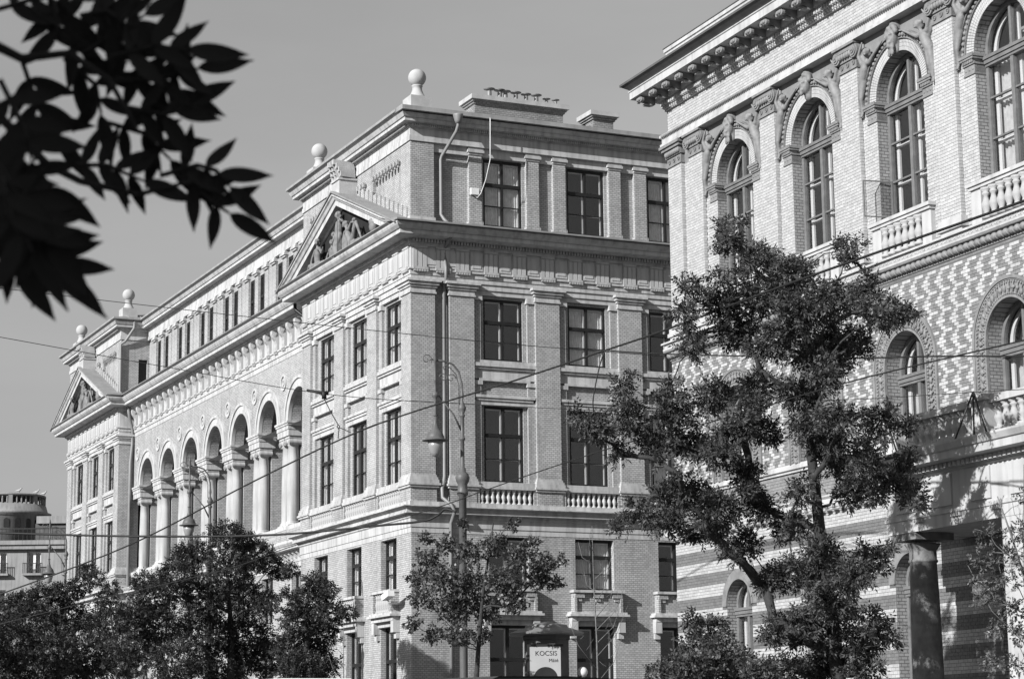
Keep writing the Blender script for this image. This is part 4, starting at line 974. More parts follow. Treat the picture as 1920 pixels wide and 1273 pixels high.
def arched_window(c, z0, r, zs, d, mtl, tr, bars, nm='window', w_in=1, curtain=False):
    """round-headed two-leaf window with heavy transom at the springing"""
    key = (round(r, 3), round(zs-z0, 3), mtl, tr); H = zs-z0; Mw = MBF @ T((c, d, z0))
    def mk():
        mb = MB(); mb.ring(0, H, r-.09, r, 0, .10, 32); mb.box(-r, -r+.09, 0, .10, 0, H); mb.box(r-.09, r, 0, .10, 0, H); mb.box(-r+.09, r-.09, 0.003, .10, 0, .10)
        mb.box(-.055, .055, -.012, .09, .10, H); mb.box(-.04, .04, -.006, .09, H, H+r-.08)
        mb.box(-r+.02, r-.02, -.09, .097, tr-.02, tr+.05); mb.box(-r+.02, r-.02, -.06, .096, tr-.11, tr-.02); mb.box(-r+.02, r-.02, -.03, .095, tr-.17, tr-.11)
        for b in bars: mb.box(-r+.09, r-.09, .012, .08, b-.02, b+.02)
        return mb.mesh('window_frame', mtl)
    f = put(nm, cached(('awf',)+key, mk), HALL, Mw)
    zz = [.10]+list(bars)+[tr-.17]
    for i in range(len(zz)-1):
        for s_ in (-1, 1):
            x0, x1 = sorted((s_*.055, s_*(r-.09)))
            put('pane', cached(('awp', i, s_)+key, lambda: MB().box(x0, x1, .05, .056, zz[i]+.02, zz[i+1]-.02).mesh('pane', 'glass')), f, Mw)
    def fan(s_):
        n = 14; pts = [(s_*.04, tr+.05)]; rr = r-.085
        for k in range(n+1): t = (pi/2)*k/n; pts.append((s_*rr*cos(t), max(tr+.05, H+rr*sin(t))))
        pts[-1] = (s_*.04, pts[-1][1]); m_ = len(pts); vs = [(x, .05, z) for x, z in pts]+[(x, .056, z) for x, z in pts]
        return MB().add(vs, [tuple(range(m_)), tuple(range(2*m_-1, m_-1, -1))]+[(k, (k+1) % m_, m_+(k+1) % m_, m_+k) for k in range(m_)]).mesh('pane', 'glass')
    for s_ in (-1, 1): put('pane', cached(('awfan', s_)+key, lambda: fan(s_)), f, Mw)
    def inn():
        mb = MB(); w = r-.05
        mb.box(-w, -w+.11, .18, .23, 0, H); mb.box(w-.11, w, .18, .23, 0, H); mb.box(-.10, .10, .175, .23, 0, H); mb.ring(0, H, w-.11, w, .18, .23, 28); mb.box(-.06, .06, .18, .23, H, H+w-.08)
        for b in list(bars)+[tr]: mb.box(-w+.09, w-.09, .185, .225, b-.07, b-.01)
        return mb.mesh('inner_casement', 'white_paint')
    put('inner_casement', cached(('awi',)+key, inn), f, Mw)
    if curtain:
        def mkc():
            mb = MB(); n = 24; cw = r*.9
            for s_ in (-1, 1):
                for k in range(n):
                    x0 = s_*(r-.02-cw*k/n); x1 = s_*(r-.02-cw*(k+1)/n); mb.quad((x0, .32+.03*sin(k*1.7), .02), (x1, .45+.03*sin(k*1.7+1.7), .02), (x1, .45+.03*sin(k*1.7+1.7), H), (x0, .32+.03*sin(k*1.7), H))
            return mb.mesh('curtain', 'curtain', False)
        put('curtain', cached(('awc',)+key, mkc), f, Mw)
    return f
for i, c in enumerate(BC): arched_window(c, 13.22, RI-.01, SPB, WD+.26, 'oak_frame', SPB-13.22-.12, [.95, 1.85], curtain=(i >= 3))
# an outward opened small casement on the third window
ow = put('open_sash', rect_frame(MB(), .72, .86, 0, .03, .028, 0).mesh('open_sash', 'oak_frame'), HALL, MBF @ T((BC[2]-RI+.08, WD+.26, 13.34)) @ Matrix.Rotation(radians(-100), 4, 'Z') @ T((.36, 0, 0)))
put('pane', MB().box(-.31, .31, .02, .026, .05, .81).mesh('pane', 'glass'), ow, W[ow.name])

# balconettes under the upper windows
rl = cached('brl', lambda: MB().box(-1.16, 1.16, -.02, .18, 13.02, 13.06).box(-1.20, 1.20, -.07, .18, 13.06, 13.13).box(-1.24, 1.24, -.11, .18, 13.13, 13.21).mesh('balconette_rail', 'pale_facing'))
rp = cached('brp', lambda: MB().box(-.18, .18, -.02, WD-.012, 12.30, 13.019).mesh('balconette_pier', 'pale_facing'))
rcb = cached('brc', lambda: MB().box(-.82, .82, WD-.02, WD-.011, 12.30, 13.02).mesh('balconette_back', 'mortar_grey'))
for c in BC:
    instB('balconette_rail', rl, c); instB('balconette_pier', rp, c-1.0); instB('balconette_pier', rp, c+1.0); instB('balconette_back', rcb, c)
    balustrade(HALL, MBF, c-.80, c+.80, .0, 12.36, 13.019, 'pale_facing', .27, 1.15)
# entablature and cornice
PBTH = [(0, 12), (0, 0), (TL, 0)]
def sweepB(name, prof, mtl, parent=None, path=PBTH, **kw): return put(name, MB().sweep(path, prof).mesh(name, mtl), parent or HALL, MBF, **kw)
sweepB('architrave', [(-.2, 17.72), (.16, 17.72), (.16, 17.80), (.12, 17.80), (.12, 17.95), (.17, 17.99), (.17, 18.055), (-.2, 18.055)], 'pale_facing')
def bead(t0, t1, z, n_, r, dd, nm, mtl, pitch):
    mb = MB(); k = 0
    while t0+k*pitch < t1: mb.sphere((t0+k*pitch, dd, z), r, 6, 4, (.8, 1, 1)); k += 1
    return putB(nm, mb, mtl, None, False, kind='stuff')
bead(.0, TL, 18.0, 0, .045, -.17, 'leaf_moulding', 'terracotta_grey', .085)
sweepB('frieze', [(-.2, 18.056), (-.02, 18.056), (-.02, 18.76), (-.2, 18.76)], 'mortar_grey')
br.add(brick_rows(0, TL, 18.062, 18.745, [], cream, rngB), .02)
sweepB('cornice', [(-.2, 18.74), (.06, 18.74), (.06, 18.80), (.12, 18.84), (.12, 18.96), (.22, 19.0), (.22, 19.19), (.74, 19.20), (.76, 19.20), (.76, 19.39), (.79, 19.41), (.79, 19.435), (-.2, 19.60)], 'pale_facing')
sweepB('cornice_gutter', [(-.1, 19.60), (.72, 19.44), (.80, 19.50), (.93, 19.585), (.97, 19.60), (.97, 19.66), (.86, 19.70), (-.1, 19.86)], 'c_dark')
mb = MB(); k = 0
while k*.115 < TL: mb.box(k*.115, k*.115+.07, -.20, -.121, 18.85, 18.95); mb.box(k*.115+.03, k*.115+.07, -.12, -.061, 18.76, 18.81); k += 1
putB('dentil_row', mb, 'pale_facing', None, False, kind='stuff')
def mk_mod():
    mb = MB(); mb.prism_a([(-.22, 18.98), (-.30, 18.97), (-.46, 19.04), (-.58, 19.06), (-.66, 19.04), (-.70, 19.10), (-.68, 19.199), (-.22, 19.199)], -.10, .10)
    for x in (-.11, .11): mb.ring(x*1.0, 19.09, .0, .07, -.68, -.60, 10, 0, 2*pi)
    mb.sphere((-.06, -.68, 19.10), .05, 8, 6); mb.sphere((.06, -.68, 19.10), .05, 8, 6); mb.box(-.085, .085, -.52, -.30, 18.95, 19.0); return mb.mesh('modillion', 'terracotta_grey')
mod = cached('mod', mk_mod); nm = 28
rosm = cached('ros', lambda: (lambda b: ([b.sphere((.08*cos(t), -.45+.08*sin(t), 19.17), .05, 8, 5, (1, 1, .6)) for t in [2*pi*k/6 for k in range(6)]], b.sphere((0, -.45, 19.15), .05, 8, 6), b)[2])(MB()).mesh('soffit_rosette', 'terracotta_grey'))
for k in range(nm): instB('modillion', mod, -.35+k*.77, ); instB('soffit_rosette', rosm, -.35+(k+.5)*.77)
sweepB('parapet', [(-.4, 19.7), (.0, 19.7), (.0, 20.40), (.04, 20.42), (.04, 20.52), (-.4, 20.56)], 'pale_facing')
sweepB('parapet_flashing', [(-.42, 20.565), (.06, 20.525), (.06, 20.545), (-.42, 20.60)], 'c_dark')
# belt with key pattern and rope moulding
sweepB('key_band', [(-.2, 12.0), (.16, 12.0), (.20, 12.04), (.20, 12.085), (.17, 12.09), (.17, 12.205), (.24, 12.205), (.24, 12.25), (-.2, 12.25)], 'pale_facing', path=[(0, 12), (0, 0), (TL, 0)])
mb = MB(); u = .165; k = 0; zk = 12.098; hk = .10; w = .012
while k*u < TL-.2:
    x = k*u; dd = (-.182, -.1701)
    for (x0, x1, y0, y1) in ((0, u*.82, hk-w, hk), (u*.82-w, u*.82, w*2, hk), (u*.3, u*.82, w*2, w*3), (u*.3, u*.3+w, w*2, hk*.62), (0, w, 0, hk), (0, u, 0, w)): mb.box(x+x0, x+x1, *dd, zk+y0, zk+y1)
    k += 1
putB('key_pattern', mb, 'pale_facing', None, False, kind='stuff')
sweepB('rope_bed', [(-.2, 11.70), (.03, 11.70), (.03, 11.74), (.06, 11.76), (.06, 11.998), (-.2, 11.998)], 'terracotta_grey')
mb = MB(); k = 0
while k*.20 < TL:
    x = k*.20; mb.sphere((x, -.10, 11.89), .085, 10, 7, (1.15, 1, 1)); mb.sphere((x+.10, -.09, 11.88), .06, 8, 6, (.5, 1, 1.3)); mb.tube([(x+.04, -.11, 11.95), (x+.09, -.15, 11.86), (x+.11, -.10, 11.79)], [.02, .028, .008], 6); k += 1
putB('rope_moulding', mb, 'terracotta_grey', None, False, kind='stuff')
# patterned storey
LD = -.03; AR0, AR1, AZ = .80, 1.26, 9.75
aw = [(c-.05, AR1-.04, 8.2, AZ+AR1-.04, True) for c in BC]
wall_front(0, TL, 8.16, 11.72, LD, [(c-.05-AR0, c-.05+AR0, 8.2, AZ+AR0, True) for c in BC], 'sooty_brick_mortar', .40, 'reveal_brick')
br.add(brick_rows(0, TL, 8.21, 11.71, aw, diaper, rngB), LD)
def mk_orn_ring():
    mb = MB()
    for (r0, r1, dd) in ((AR1-.07, AR1, .06), (AR1-.10, AR1-.07, .035), (AR0-.003, AR0+.05, .045), (AR0+.05, AR1-.10, .015)):
        mb.ring(0, AZ, r0, r1, LD-dd, LD+.02, 44)
        for s_ in (-1, 1): x0, x1 = sorted((s_*r0, s_*r1)); mb.box(x0, x1, LD-dd, LD+.02, 8.2, AZ)
    return mb.mesh('window_surround', 'terracotta_grey')
def mk_orn_fill(kind_):
    mb = MB(); rng = random.Random(3); mid_ = (AR0+AR1-.05)/2
    def at(s): # arc length -> point, from the left foot over the crown
        L0 = AZ-8.2; L1 = pi*mid_
        if s < L0: return (-1, 0, 8.2+s)
        if s > L0+L1: return (1, 0, AZ-(s-L0-L1))
        t = pi-(s-L0)/mid_; return (cos(t), sin(t), AZ)
    tot = 2*(AZ-8.2)+pi*mid_; n = int(tot/.075)
    for k in range(n):
        c_, q, z = at(tot*(k+.5)/n)
        for (rr, sr) in ((AR0+.085, .030), (AR1-.135, .030)): mb.sphere((c_*rr, LD-.03, z+q*rr), sr, 6, 4, (1, .8, 1))
        if k % 2 == 0:
            rr = mid_-.02+rng.uniform(-.03, .03); mb.sphere((c_*rr, LD-.03, z+q*rr), .07, 7, 5, (rng.uniform(.5, 1), .6, rng.uniform(.6, 1.2)))
            mb.tube([(c_*(rr-.09), LD-.03, z+q*(rr-.09)-.03), (c_*(rr+.09), LD-.045, z+q*(rr+.09)+.03)], .02, 5)
    return mb.mesh('leaf_carving', 'terracotta_grey', False)
ornr = cached('ornr', mk_orn_ring); ornf = cached('ornf', lambda: mk_orn_fill(0))
for c in BC:
    o = instB('window_surround', ornr, c-.05); instB('leaf_carving', ornf, c-.05, o)['kind'] = 'stuff'
    arched_window(c-.05, 8.2, AR0-.01, AZ, LD+.34, 'oak_frame', AZ-8.2-.15, [.52], curtain=True)
# string course, plain band, lower cornice
sweepB('string_course', [(-.2, 8.0), (.03, 8.0), (.03, 8.04), (.09, 8.07), (.09, 8.14), (.05, 8.17), (.05, 8.205), (-.2, 8.205)], 'pale_facing')
sweepB('plain_band', [(-.3, 7.28), (-.02, 7.28), (-.02, 8.0), (-.3, 8.0)], 'sooty_brick_mortar')
br.add(brick_rows(0, TL, 7.30, 7.99, [], greyb, rngB), .02)
sweepB('lower_cornice', [(-.3, 6.82), (.02, 6.82), (.02, 6.86), (.06, 6.90), (.06, 7.02), (.26, 7.03), (.28, 7.03), (.28, 7.15), (.33, 7.2), (.33, 7.235), (-.3, 7.285)], 'pale_facing')
lm_ = cached('lmod', lambda: MB().box(-.06, .06, -.25, -.061, 6.90, 7.029).box(-.075, .075, -.27, -.20, 6.95, 7.028).mesh('small_modillion', 'pale_facing'))
k = 0
while .12+k*.31 < 16: instB('small_modillion', lm_, .12+k*.31); k += 1
# banded lower storey
GR, GZ = .64, 5.02
gh = [(c-.15, GR+.0, 2.4, GZ+GR, True) for c in BC]
wall_front(0, TL, 0, 6.83, -.05, [(h[0]-GR, h[0]+GR, 2.4, GZ+GR, True) for h in gh], 'sooty_brick_mortar', .35, 'reveal_brick')
Z0_ = 6.82-91*BH_
br.add(brick_rows(0, TL, Z0_, 6.82, [(h[0], GR+.24, GZ, GZ+GR+.24, True) for h in gh]+[(h[0], GR, 2.4, GZ+.01, False) for h in gh], stripes(Z0_), rngB), -.05)
gr = cached('grg', lambda: MB().ring(0, GZ, GR, GR+.07, -.09, -.04, 30).ring(0, GZ, GR+.07, GR+.26, -.07, -.04, 30).mesh('arch_ring', 'terracotta_grey'))
for h in gh: instB('arch_ring', gr, h[0]); arched_window(h[0], 2.4, GR-.01, GZ, .2, 'oak_frame', GZ-2.4-.1, [1.2], curtain=True)
br.build('brick_facing')
putB('room_core', MB().box(.6, TL-.1, 1.0, 11.9, .1, 19.7), 'dark_room')
putB('end_wall', MB().quad((.001, 0, 0), (.001, 12, 0), (.001, 12, 18.9), (.001, 0, 18.9)), 'reveal_brick', None, False)
putB('roof', MB().prism_a([(.3, 20.0), (6, 21.6), (12, 20.0)], .1, TL), 'roof_zinc')
# portico
PQ0, PQ1, PN_ = 13.05, 20.0, 1.9
pq = [(PQ0, .0), (PQ0, -PN_), (PQ1, -PN_), (PQ1, 0)]
def sweepP(name, prof, mtl, **kw): return put(name, MB().sweep(pq, prof).mesh(name, mtl), HALL, MBF, **kw)
putB('portico_slab', MB().box(PQ0+.02, PQ1-.02, -PN_+.02, -.06, 5.79, 7.38), 'pale_facing')
sweepP('portico_entablature', [(-.3, 5.78), (0, 5.78), (0, 6.02), (.03, 6.04), (.03, 6.12), (.0, 6.13), (.0, 6.84), (.05, 6.86), (.05, 6.9), (-.3, 6.9)], 'pale_facing')
sweepP('portico_cornice', [(-.3, 6.89), (.10, 6.89), (.10, 7.0), (.38, 7.03), (.40, 7.03), (.40, 7.17), (.44, 7.19), (.50, 7.30), (.50, 7.34), (-.3, 7.40)], 'pale_facing')
mb = MB(); k = 0
while PQ0+k*.15 < PQ1: mb.box(PQ0+k*.15, PQ0+k*.15+.085, -PN_-.18, -PN_-.101, 6.90, 6.995); k += 1
putB('dentil_row', mb, 'pale_facing', None, False, kind='stuff')
for k in range(5):
    x = PQ0+.75+k*1.3; putB('frieze_panel', MB().box(x-.34, x+.34, -PN_-.035, -PN_-.001, 6.18, 6.80), 'pale_facing'); mb = MB(); mb.box(x-.36+.65, x+.36+.65-.36+.0, -PN_-.07, -PN_-.031, 6.03, 6.10)
    for q in range(6): mb.box(x+.33+q*.055, x+.36+q*.055, -PN_-.065, -PN_-.005, 5.95, 6.019)
    putB('gutta_block', mb, 'pale_facing', None, False, kind='stuff')
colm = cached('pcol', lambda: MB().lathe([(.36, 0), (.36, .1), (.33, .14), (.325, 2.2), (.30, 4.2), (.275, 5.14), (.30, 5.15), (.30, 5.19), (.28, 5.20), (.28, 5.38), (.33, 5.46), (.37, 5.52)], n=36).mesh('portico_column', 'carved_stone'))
for t in (PQ0+.55,):
    o = instB('portico_column', colm, t, None, .06, -PN_+.48); put('column_abacus', MB().box(-.46, .46, -.46, .46, 5.58, 5.72).mesh('column_abacus', 'carved_stone'), o, W[o.name])
putB('portico_pier', MB().box(17.0, 18.6, -PN_+.01, -.9, .06, 5.779), 'pale_facing')
putB('portico_steps', MB().box(PQ0-.2, PQ1, -PN_-.3, -.06, 0, .06), 'kerb_stone')
la = thing('wall_lantern', 'small dark lantern hanging inside the portico by the pale pier', 'lantern', tuple(MBF @ Vector((16.7, -PN_+.9, 4.7))))
Ml = W[la.name]
put('lantern_glass', MB().lathe([(.09, 0), (.15, .35), (.15, .36)], n=6, smooth=False).mesh('lantern_glass', 'curtain'), la, Ml); put('lantern_cap', MB().lathe([(.2, .36), (.2, .39), (.05, .5), (.02, .56)], n=6, smooth=False).mesh('lantern_cap', 'window_dark'), la, Ml); put('lantern_rod', MB().tube([(0, 0, .55), (0, 0, 1.09)], .015, 6).mesh('lantern_rod', 'window_dark'), la, Ml)
# balcony on the portico
zb = 7.40
balp = cached('bpd', lambda: MB().box(-.26, .26, -.26, .26, 0, .12).box(-.22, .22, -.22, .22, .12, .68).box(-.28, .28, -.28, .28, .68, .80).mesh('balcony_pedestal', 'pale_facing'))
pds = [PQ0+.3, PQ0+3.42, PQ0+6.6]
for t in pds: instB('balcony_pedestal', balp, t, None, zb, -PN_+.2)
for i in range(2):
    a0, a1 = pds[i]+.24, pds[i+1]-.24
    putB('balcony_rail', MB().box(a0-.02, a1+.02, -PN_+.05, -PN_+.35, zb+.62, zb+.76), 'pale_facing'); putB('balcony_plinth', MB().box(a0-.02, a1+.02, -PN_+.05, -PN_+.35, zb, zb+.10), 'pale_facing')
    balustrade(HALL, MBF, a0, a1, -PN_+.2, zb+.10, zb+.62, 'pale_facing', .24, 1.1)
putB('balcony_rail', MB().box(PQ0+.15, PQ0+.45, -PN_+.46, -.1, zb+.62, zb+.76), 'pale_facing')
for k in range(6): put('baluster', baluster_mesh(.52, 'pale_facing', 1.1), HALL, MBF @ T((PQ0+.3, -PN_+.62+k*.22, zb+.1)))
for t in (PQ0+.3, PQ0+3.42):
    mb = MB()
    for q in ((-.32, -.42, -.05), (.32, -.42, -.05), (.45, -.2, -.05), (0, .2, .3)): mb.tube([(t, -PN_-.12, zb+.86), (t+q[0], -PN_+q[1]+.05, zb+q[2])], .018, 6)
    putB('iron_bracket', mb, 'window_dark')

# ------------------------------------------------------------------ ground, road, pavements
def struct(name, mb, mtl): o = put(name, mb.mesh(name, mtl)); o['kind'] = 'structure'; return o
struct('ground', MB().box(-600, 700, -600, 900, -.6, -.012), 'paving')
struct('road', MB().box(-6, 18.5, -200, 600, -.008, -.004), 'asphalt')
struct('pavement', MB().box(18.8, 60, -200, 600, -.011, .12), 'paving')
struct('near_pavement', MB().box(-40, -1.3+.0, -200, 600, -.011, .0), 'paving')
struct('kerb', MB().box(18.5, 18.8, -200, 600, -.011, .13), 'kerb_stone')
for k in range(20): put('lane_marking', MB().box(6, 6.15, 0, 3, .0, .004).mesh('lane_marking', 'white_paint'), None, T((0, 10+9*k, 0)))['kind'] = 'structure'

# ------------------------------------------------------------------ far building at the end of the street
DC = 205.; pc = onD(60, 1000, DC); fwd = Vector((FF[0], FF[1], 0)).normalized(); rgt = Vector((fwd.y, -fwd.x, 0))
MC = Matrix(((rgt.x, fwd.x, 0, pc[0]), (rgt.y, fwd.y, 0, pc[1]), (0, 0, 1, 0), (0, 0, 0, 1)))
FARB = thing('apartment_house', 'far grey apartment house with rounded turret and balustrade, at left', 'building', (pc[0], pc[1], 0))
def pz(y): return 1.6+(1411-y)/F*DC
def px_(x): return (x-60)/F*DC
def putC(name, mb, mtl, parent=None, **kw): return put(name, mb.mesh(name, mtl), parent or FARB, MC, **kw)
wins = [(px_(-16), px_(14), pz(1082), pz(1042)), (px_(52), px_(78), pz(1082), pz(1042)), (px_(-80), px_(-52), pz(1082), pz(1042)), (px_(125), px_(150), pz(1082), pz(1042))]
wins += [(a, b, z0-3.6, z1-3.6) for a, b, z0, z1 in wins]+[(a, b, z0-7.2, z1-7.2) for a, b, z0, z1 in wins]
putC('wall', MB().wall(px_(-160), px_(220), 0, pz(1030), 0, wins, .5), 'c_render'); putC('room_core', MB().box(px_(-158), px_(218), .9, 12, .1, pz(1031)), 'dark_room')
for (a, b, z0, z1) in wins:
    f = putC('window', MB().box((a+b)/2-.12, (a+b)/2+.12, .3, .42, z0, z1).box(a, a+.12, .3, .4, z0, z1).box(b-.12, b, .3, .4, z0, z1).box(a, b, .31, .41, z1-.12, z1), 'white_paint'); putC('pane', MB().box(a+.12, b-.12, .44, .45, z0, z1-.12), 'glass', f)
    putC('balcony_slab', MB().box(a-.3, b+.3, -.6, -.002, z0-.25, z0-.06), 'c_render', f); g = MB(); n = 12
    for k in range(n+1): x = a-.25+(b-a+.5)*k/n; g.box(x-.02, x+.02, -.56, -.52, z0-.06, z0+.85)
    g.box(a-.28, b+.28, -.57, -.51, z0+.85, z0+.92); putC('balcony_railing', g, 'window_dark', f)
putC('cornice', MB().box(px_(-162), px_(222), -.7, .4, pz(1030), pz(1022)).box(px_(-162), px_(222), -.5, .4, pz(1038), pz(1030.1)), 'c_render')
g = MB()
for k in range(45): x = px_(-160)+k*.4; g.box(x-.02, x+.02, -.5, -.46, pz(1022), pz(1001))
g.box(px_(-162), px_(222), -.52, -.44, pz(1001), pz(999)); putC('terrace_railing', g, 'window_dark')
putC('attic_storey', MB().box(px_(55), px_(220), 2.5, 11, pz(1031), pz(985)), 'c_dark'); putC('attic_roof', MB().box(px_(58), px_(222), 2.2, 11.2, pz(984.9), pz(971)), 'c_render')
tz = lambda y: pz(y); rad = 3.55; cxt = px_(-6)
tur = putC('turret', MB().lathe([(rad, pz(1031)), (rad, pz(968)), (rad+.35, pz(966)), (rad+.45, pz(961)), (rad+.1, pz(959)), (rad-.1, pz(946))], (cxt, 5.0, 0), 40), 'c_render')
for k in range(9):
    t = radians(-90+(k-3.5)*17); x, y = cxt+(rad+.02)*cos(t), 5+(rad+.02)*sin(t); Mt = MC @ T((x, y, 0)) @ Matrix.Rotation(t+pi/2, 4, 'Z')
    put('turret_window', cached('tw', lambda: MB().box(-.26, .26, -.05, .1, pz(992), pz(980)).ring(0, pz(980), 0, .26, -.05, .1, 12).mesh('turret_window', 'window_dark')), tur, Mt)
for k in range(44):
    t = 2*pi*k/44; put('baluster', cached('tb', lambda: MB().lathe([(.09, 0), (.07, .1), (.10, .35), (.06, .6), (.09, .8)], n=6).mesh('baluster', 'c_render')), FARB, MC @ T((cxt+(rad-.35)*cos(t), 5+(rad-.35)*sin(t), pz(946))))
for k in range(8):
    t = 2*pi*(k+.3)/8; put('balustrade_pier', cached('tp', lambda: MB().box(-.2, .2, -.2, .2, 0, 1.0).mesh('balustrade_pier', 'c_render')), FARB, MC @ T((cxt+(rad-.35)*cos(t), 5+(rad-.35)*sin(t), pz(946))) @ Matrix.Rotation(t, 4, 'Z'))
putC('turret_rail', MB().lathe([(rad-.55, pz(946)+.8), (rad-.12, pz(946)+.8), (rad-.12, pz(946)+.98), (rad-.55, pz(946)+1.0)], (cxt, 5, 0), 40), 'c_render')
def bird(px, py, flip, label):
    b_ = MC.inverted() @ Vector(onD(px, py, DC+1.5)); t = math.acos(max(-1, min(1, (b_.x-cxt)/(rad-.33)))); y = 5-(rad-.33)*sin(t)
    o = thing('gull', label, 'bird', tuple(MC @ Vector((b_.x, y, pz(946)+1.0))), 'birds on the turret rail'); M_ = MC @ T((b_.x, y, pz(946)+1.0)) @ Matrix.Rotation(pi if flip else 0, 4, 'Z')
    me = cached('gull', lambda: fused('body', [((-.22, 0, .22), .05, (.05, 0, .26), .11), ((.05, 0, .26), .10, (.16, 0, .40), .055), ((-.22, 0, .22), .05, (-.42, 0, .18), .015)], [((.18, 0, .44), .06, (1, 1, 1))], 'light_stone', .02))
    put('body', me, o, M_); put('beak', cached('beak', lambda: MB().tube([(.22, 0, .44), (.33, 0, .42)], [.022, .004], 6).mesh('beak', 'c_dark')), o, M_)
    for s_ in (-.04, .04): put('leg', cached(('gleg', s_), lambda: MB().tube([(0, s_, .18), (0, s_, 0)], .012, 5).mesh('leg', 'c_dark')), o, M_)
bird(30, 928, 0, 'small pale gull, leftmost of three on the turret balustrade'); bird(57, 932, 0, 'small pale gull, middle one of three on the turret balustrade'); bird(65, 935, 0, 'small pale gull, rightmost of three on the turret balustrade')

# ------------------------------------------------------------------ street lamps
XLMP = 22.0
def lamp(px, label):
    Y = onX(px, 1000, XLMP)[1]; o = thing('street_lamp', label, 'street lamp', (XLMP, Y, .12), 'cast iron street lamps along the pavement'); M_ = T((XLMP, Y, .12))
    pole = cached('lpole', lambda: MB().lathe([(.24, 0), (.24, .25), (.19, .35), (.17, .9), (.20, .95), (.20, 1.05), (.13, 1.15), (.105, 3), (.10, 7.9), (.14, 7.92), (.15, 8.0), (.13, 8.05), (.125, 8.2), (.17, 8.28), (.19, 8.38), (.15, 8.48), (.09, 8.52), (.085, 8.62), (.055, 8.66), (.05, 9.35), (.08, 9.37), (.08, 9.42), (.055, 9.44), (.05, 9.95), (.07, 9.98), (.08, 10.02), (.05, 10.06), (.10, 10.16), (.11, 10.22), (.06, 10.32), (.03, 10.4), (.05, 10.52), (.015, 10.9)], n=20).mesh('pole', 'lamp_iron'))
    put('pole', pole, o, M_)
    def arm():
        mb = MB(); P = [(0, 0, 10.35), (-.01, 0, 10.85), (-.08, 0, 11.15), (-.25, 0, 11.35), (-.48, 0, 11.42), (-.76, 0, 11.44)]; mb.tube(P, .028, 8)
        mb.tube([(-.08, 0, 10.3), (-.09, 0, 10.8), (-.17, 0, 11.1), (-.34, 0, 11.26), (-.46, 0, 11.32), (-.54, 0, 11.26), (-.50, 0, 11.2), (-.45, 0, 11.24)], .014, 6)
        def spiral(cx, cz, r0, s_, a0): return [(cx+r*cos(a0+s_*t), 0, cz+r*sin(a0+s_*t)) for t, r in [(k*.45, r0*(1-k/20)) for k in range(18)]]
        mb.tube(spiral(-.30, 10.98, .13, 1, 0), .012, 6); mb.tube(spiral(-.52, 10.98, .13, -1, pi), .012, 6); mb.tube(spiral(-1.0, 11.44, .16, 1, -.5), .012, 6); mb.tube([(-.76, 0, 11.44), (-.86, 0, 11.46), (-.92, 0, 11.42)], .02, 6)
        return mb.mesh('arm', 'lamp_iron')
    put('arm', cached('larm', arm), o, M_)
    put('brace', cached('lbr', lambda: MB().tube([(-.66, 0, 10.50), (-.24, 0, 10.02), (-.03, 0, 9.62)], [.018, .022, .03], 8).mesh('brace', 'lamp_iron')), o, M_)
    put('hanger', cached('lhg', lambda: MB().lathe([(.02, 11.75), (.05, 11.6), (.03, 11.56), (.06, 11.45), (.03, 11.38), (.03, 10.95), (.05, 10.92), (.03, 10.88), (.03, 10.6), (.09, 10.55), (.09, 10.47), (.04, 10.42), (.055, 10.36), (.03, 10.3), (.03, 10.0), (.07, 9.98), (.04, 9.95)], (-.76, 0, 0), 12).mesh('hanger', 'lamp_iron')), o, M_)
    sh = put('shade', cached('lsh', lambda: MB().lathe([(.04, 9.95), (.05, 9.78), (.10, 9.62), (.19, 9.52), (.23, 9.42), (.235, 9.36), (.34, 9.33), (.35, 9.31), (.2, 9.29)], (-.76, 0, 0), 28).mesh('shade', 'lamp_iron')), o, M_)
    put('bulb_glass', cached('lgl', lambda: MB().lathe([(.20, 9.29), (.19, 9.15), (.14, 8.99), (.07, 8.9), (.01, 8.88)], (-.76, 0, 0), 20).mesh('bulb_glass', 'lamp_glass')), sh, M_)
lamp(868, 'nearest ornate street lamp, in front of the building corner'); lamp(393, 'street lamp rising behind the leafy tree in front of the loggia columns'); lamp(125, 'farthest street lamp, beside the far end of the institute')

# ------------------------------------------------------------------ overhead wires (x, y, distance) points
def wire(pts, r, label, name='overhead_wire', cat='wire'):
    P = [Vector(onD(*p)) for p in pts]
    # fine polyline through the points
    Q = []
    for i in range(len(P)-1):
        p0, p1, p2, p3 = P[max(i-1, 0)], P[i], P[i+1], P[min(i+2, len(P)-1)]
        for k in range(8):
            t = k/8; Q.append(.5*((2*p1)+(p2-p0)*t+(2*p0-5*p1+4*p2-p3)*t*t+(3*p1-p0-3*p2+p3)*t**3))
    Q.append(P[-1]); o = put(name, MB().tube(Q, r, 6).mesh(name, 'wire_black')); tag(o, label, cat, 'overhead wires above the street'); return o
wire([(-120, 520, 60), (0, 540, 60), (420, 589, 58), (900, 640, 57), (1262, 669, 58.8)], .010, 'thin wire crossing the sky from left, passing the ball finial')
wire([(-120, 610, 60), (0, 632, 60), (300, 686, 60), (606, 738, 59), (870, 757, 59), (1264, 776, 58.8)], .010, 'thin wire carrying the insulator bracket in front of the pavilion')
wire([(-60, 1135, 62), (230, 1027, 60), (470, 905, 57), (640, 823, 55), (760, 777, 53), (960, 715, 50), (1135, 657, 46), (1250, 618, 43), (1450, 543, 38), (1660, 468, 34), (1920, 377, 30), (1990, 350, 29)], .021, 'thick black cable rising from lower left to upper right')
wire([(1135, 657, 46), (1210, 662, 44), (1330, 666, 42), (1600, 671, 39), (1760, 668, 36), (1920, 668, 34), (1990, 668, 33)], .014, 'nearly level black cable running right behind the big tree')
